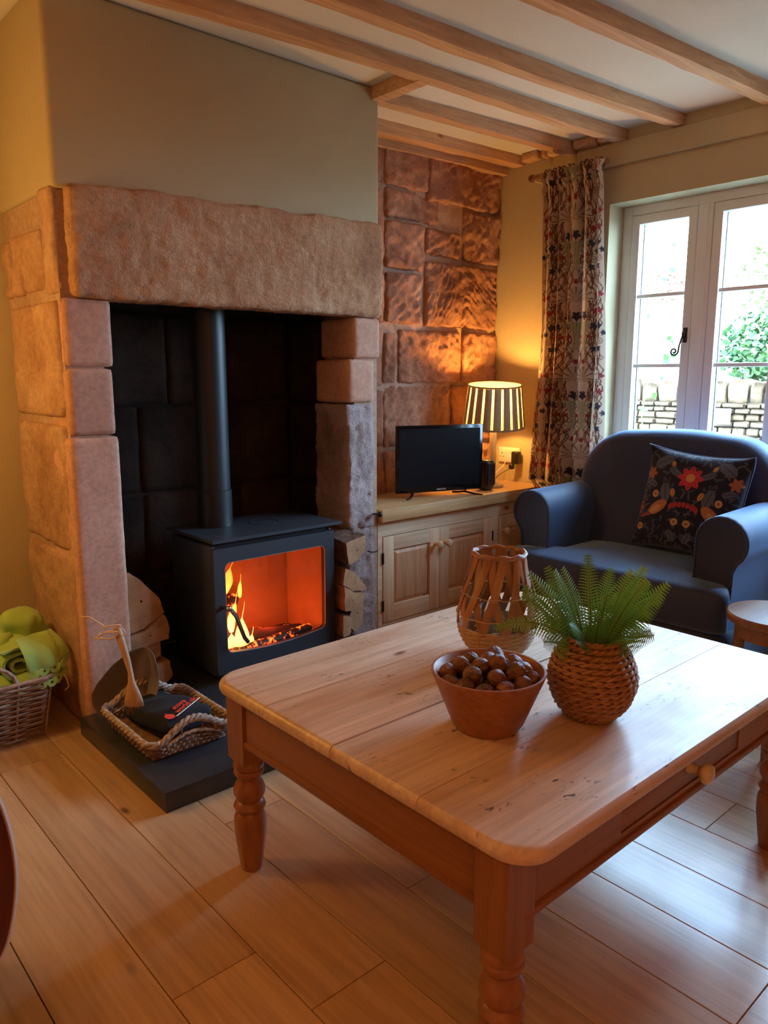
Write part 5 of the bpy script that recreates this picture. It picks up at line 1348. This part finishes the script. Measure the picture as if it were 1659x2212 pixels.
def shrub(name, label, cat, c, rad, n_, ls, mat, seed, stems=6, hollow=.3, gz=1.0):
    t_ = thing(name, label, cat, (c[0], c[1], gz)); random.seed(seed); V = []; F = []; m_ = MB()
    for i in range(stems):
        a = random.uniform(0, 6.28); q = Vector((c[0] + rad[0] * .7 * math.cos(a), c[1] + rad[1] * .7 * math.sin(a), c[2] + rad[2] * random.uniform(.2, .8)))
        MB().tube([(c[0], c[1], gz), (Vector((c[0], c[1], c[2])) + q) / 2 + Vector((0, 0, -.05)), q], .008, 5).build('stem', MAT['bark'], t_)
    for i in range(n_):
        while True:
            p = Vector((random.uniform(-1, 1), random.uniform(-1, 1), random.uniform(-1, 1)))
            if hollow < p.length < 1: break
        p = Vector((c[0] + p.x * rad[0], c[1] + p.y * rad[1], c[2] + p.z * rad[2])); a = Vector((random.gauss(0, 1), random.gauss(0, 1), random.gauss(0, .6))).normalized(); b_ = a.cross(Vector((random.gauss(0, 1), random.gauss(0, 1), random.gauss(0, 1)))).normalized()
        l_ = ls * random.uniform(.6, 1.2); k = len(V); V += [p, p + a * l_ * .5 + b_ * l_ * .34, p + a * l_, p + a * l_ * .5 - b_ * l_ * .34]; F.append((k, k + 1, k + 2, k + 3))
    tag(mesh('foliage', V, F, mat, t_, smooth=False), kind='stuff')
shrub('ivy_bush', 'bright green ivy bush spilling over the garden wall', 'bush', (6.98, 2.70, 1.45), (.30, .60, .36), 2200, .075, MAT['leaf'], 1, gz=1.06)
MAT['leaf2'] = plain('yellow_leaf', (.09, .10, .025), .6, col2=(.14, .14, .05), ns=5)
MAT['leaf3'] = plain('russet_leaf', (.13, .05, .03), .6, col2=(.16, .09, .06), ns=5)
shrub('yellow_shrub', 'loose yellow green shrub on the garden bank', 'shrub', (8.2, 3.30, 2.20), (.4, .36, .45), 700, .07, MAT['leaf2'], 2, gz=1.40)
shrub('russet_shrub', 'small russet leaved shrub high on the garden bank', 'shrub', (8.8, 4.80, 2.25), (.3, .30, .22), 380, .06, MAT['leaf3'], 3, gz=1.46)
shrub('tall_grass', 'tall wispy grass clump at the right of the window view', 'grass', (7.6, 2.75, 1.85), (.3, .30, .5), 500, .10, MAT['leaf2'], 4, gz=1.25)
CP = thing('climbing_plant', 'thin climbing stem with scattered green leaves just outside the glass', 'climber', (4.3, 2.4, -.06)); random.seed(9)
pts = [(4.3, 2.42 + .03 * math.sin(k * 1.3), -.06 + k * .17) for k in range(14)]
MB().tube(pts, .004, 5).build('stem', MAT['stem'], CP)
lv = []
for k in range(4, 14):
    for j in range(3):
        lv.append((4.3 + random.uniform(-.06, .06), pts[k][1] + random.uniform(-.10, .10), pts[k][2] + random.uniform(-.08, .08)))
for p in lv:
    a = Vector((random.gauss(0, .3), random.gauss(0, 1), random.gauss(0, 1))).normalized(); b_ = Vector((.3, -a.z, a.y)).normalized(); p = Vector(p); l_ = random.uniform(.03, .055)
    V = [p, p + a * l_ * .35 + b_ * l_ * .36, p + a * l_ * .75 + b_ * l_ * .26, p + a * l_, p + a * l_ * .75 - b_ * l_ * .26, p + a * l_ * .35 - b_ * l_ * .36]
    mesh('leaf', V, [(0, 1, 2, 3, 4, 5)], MAT['leaf'], CP, smooth=False)
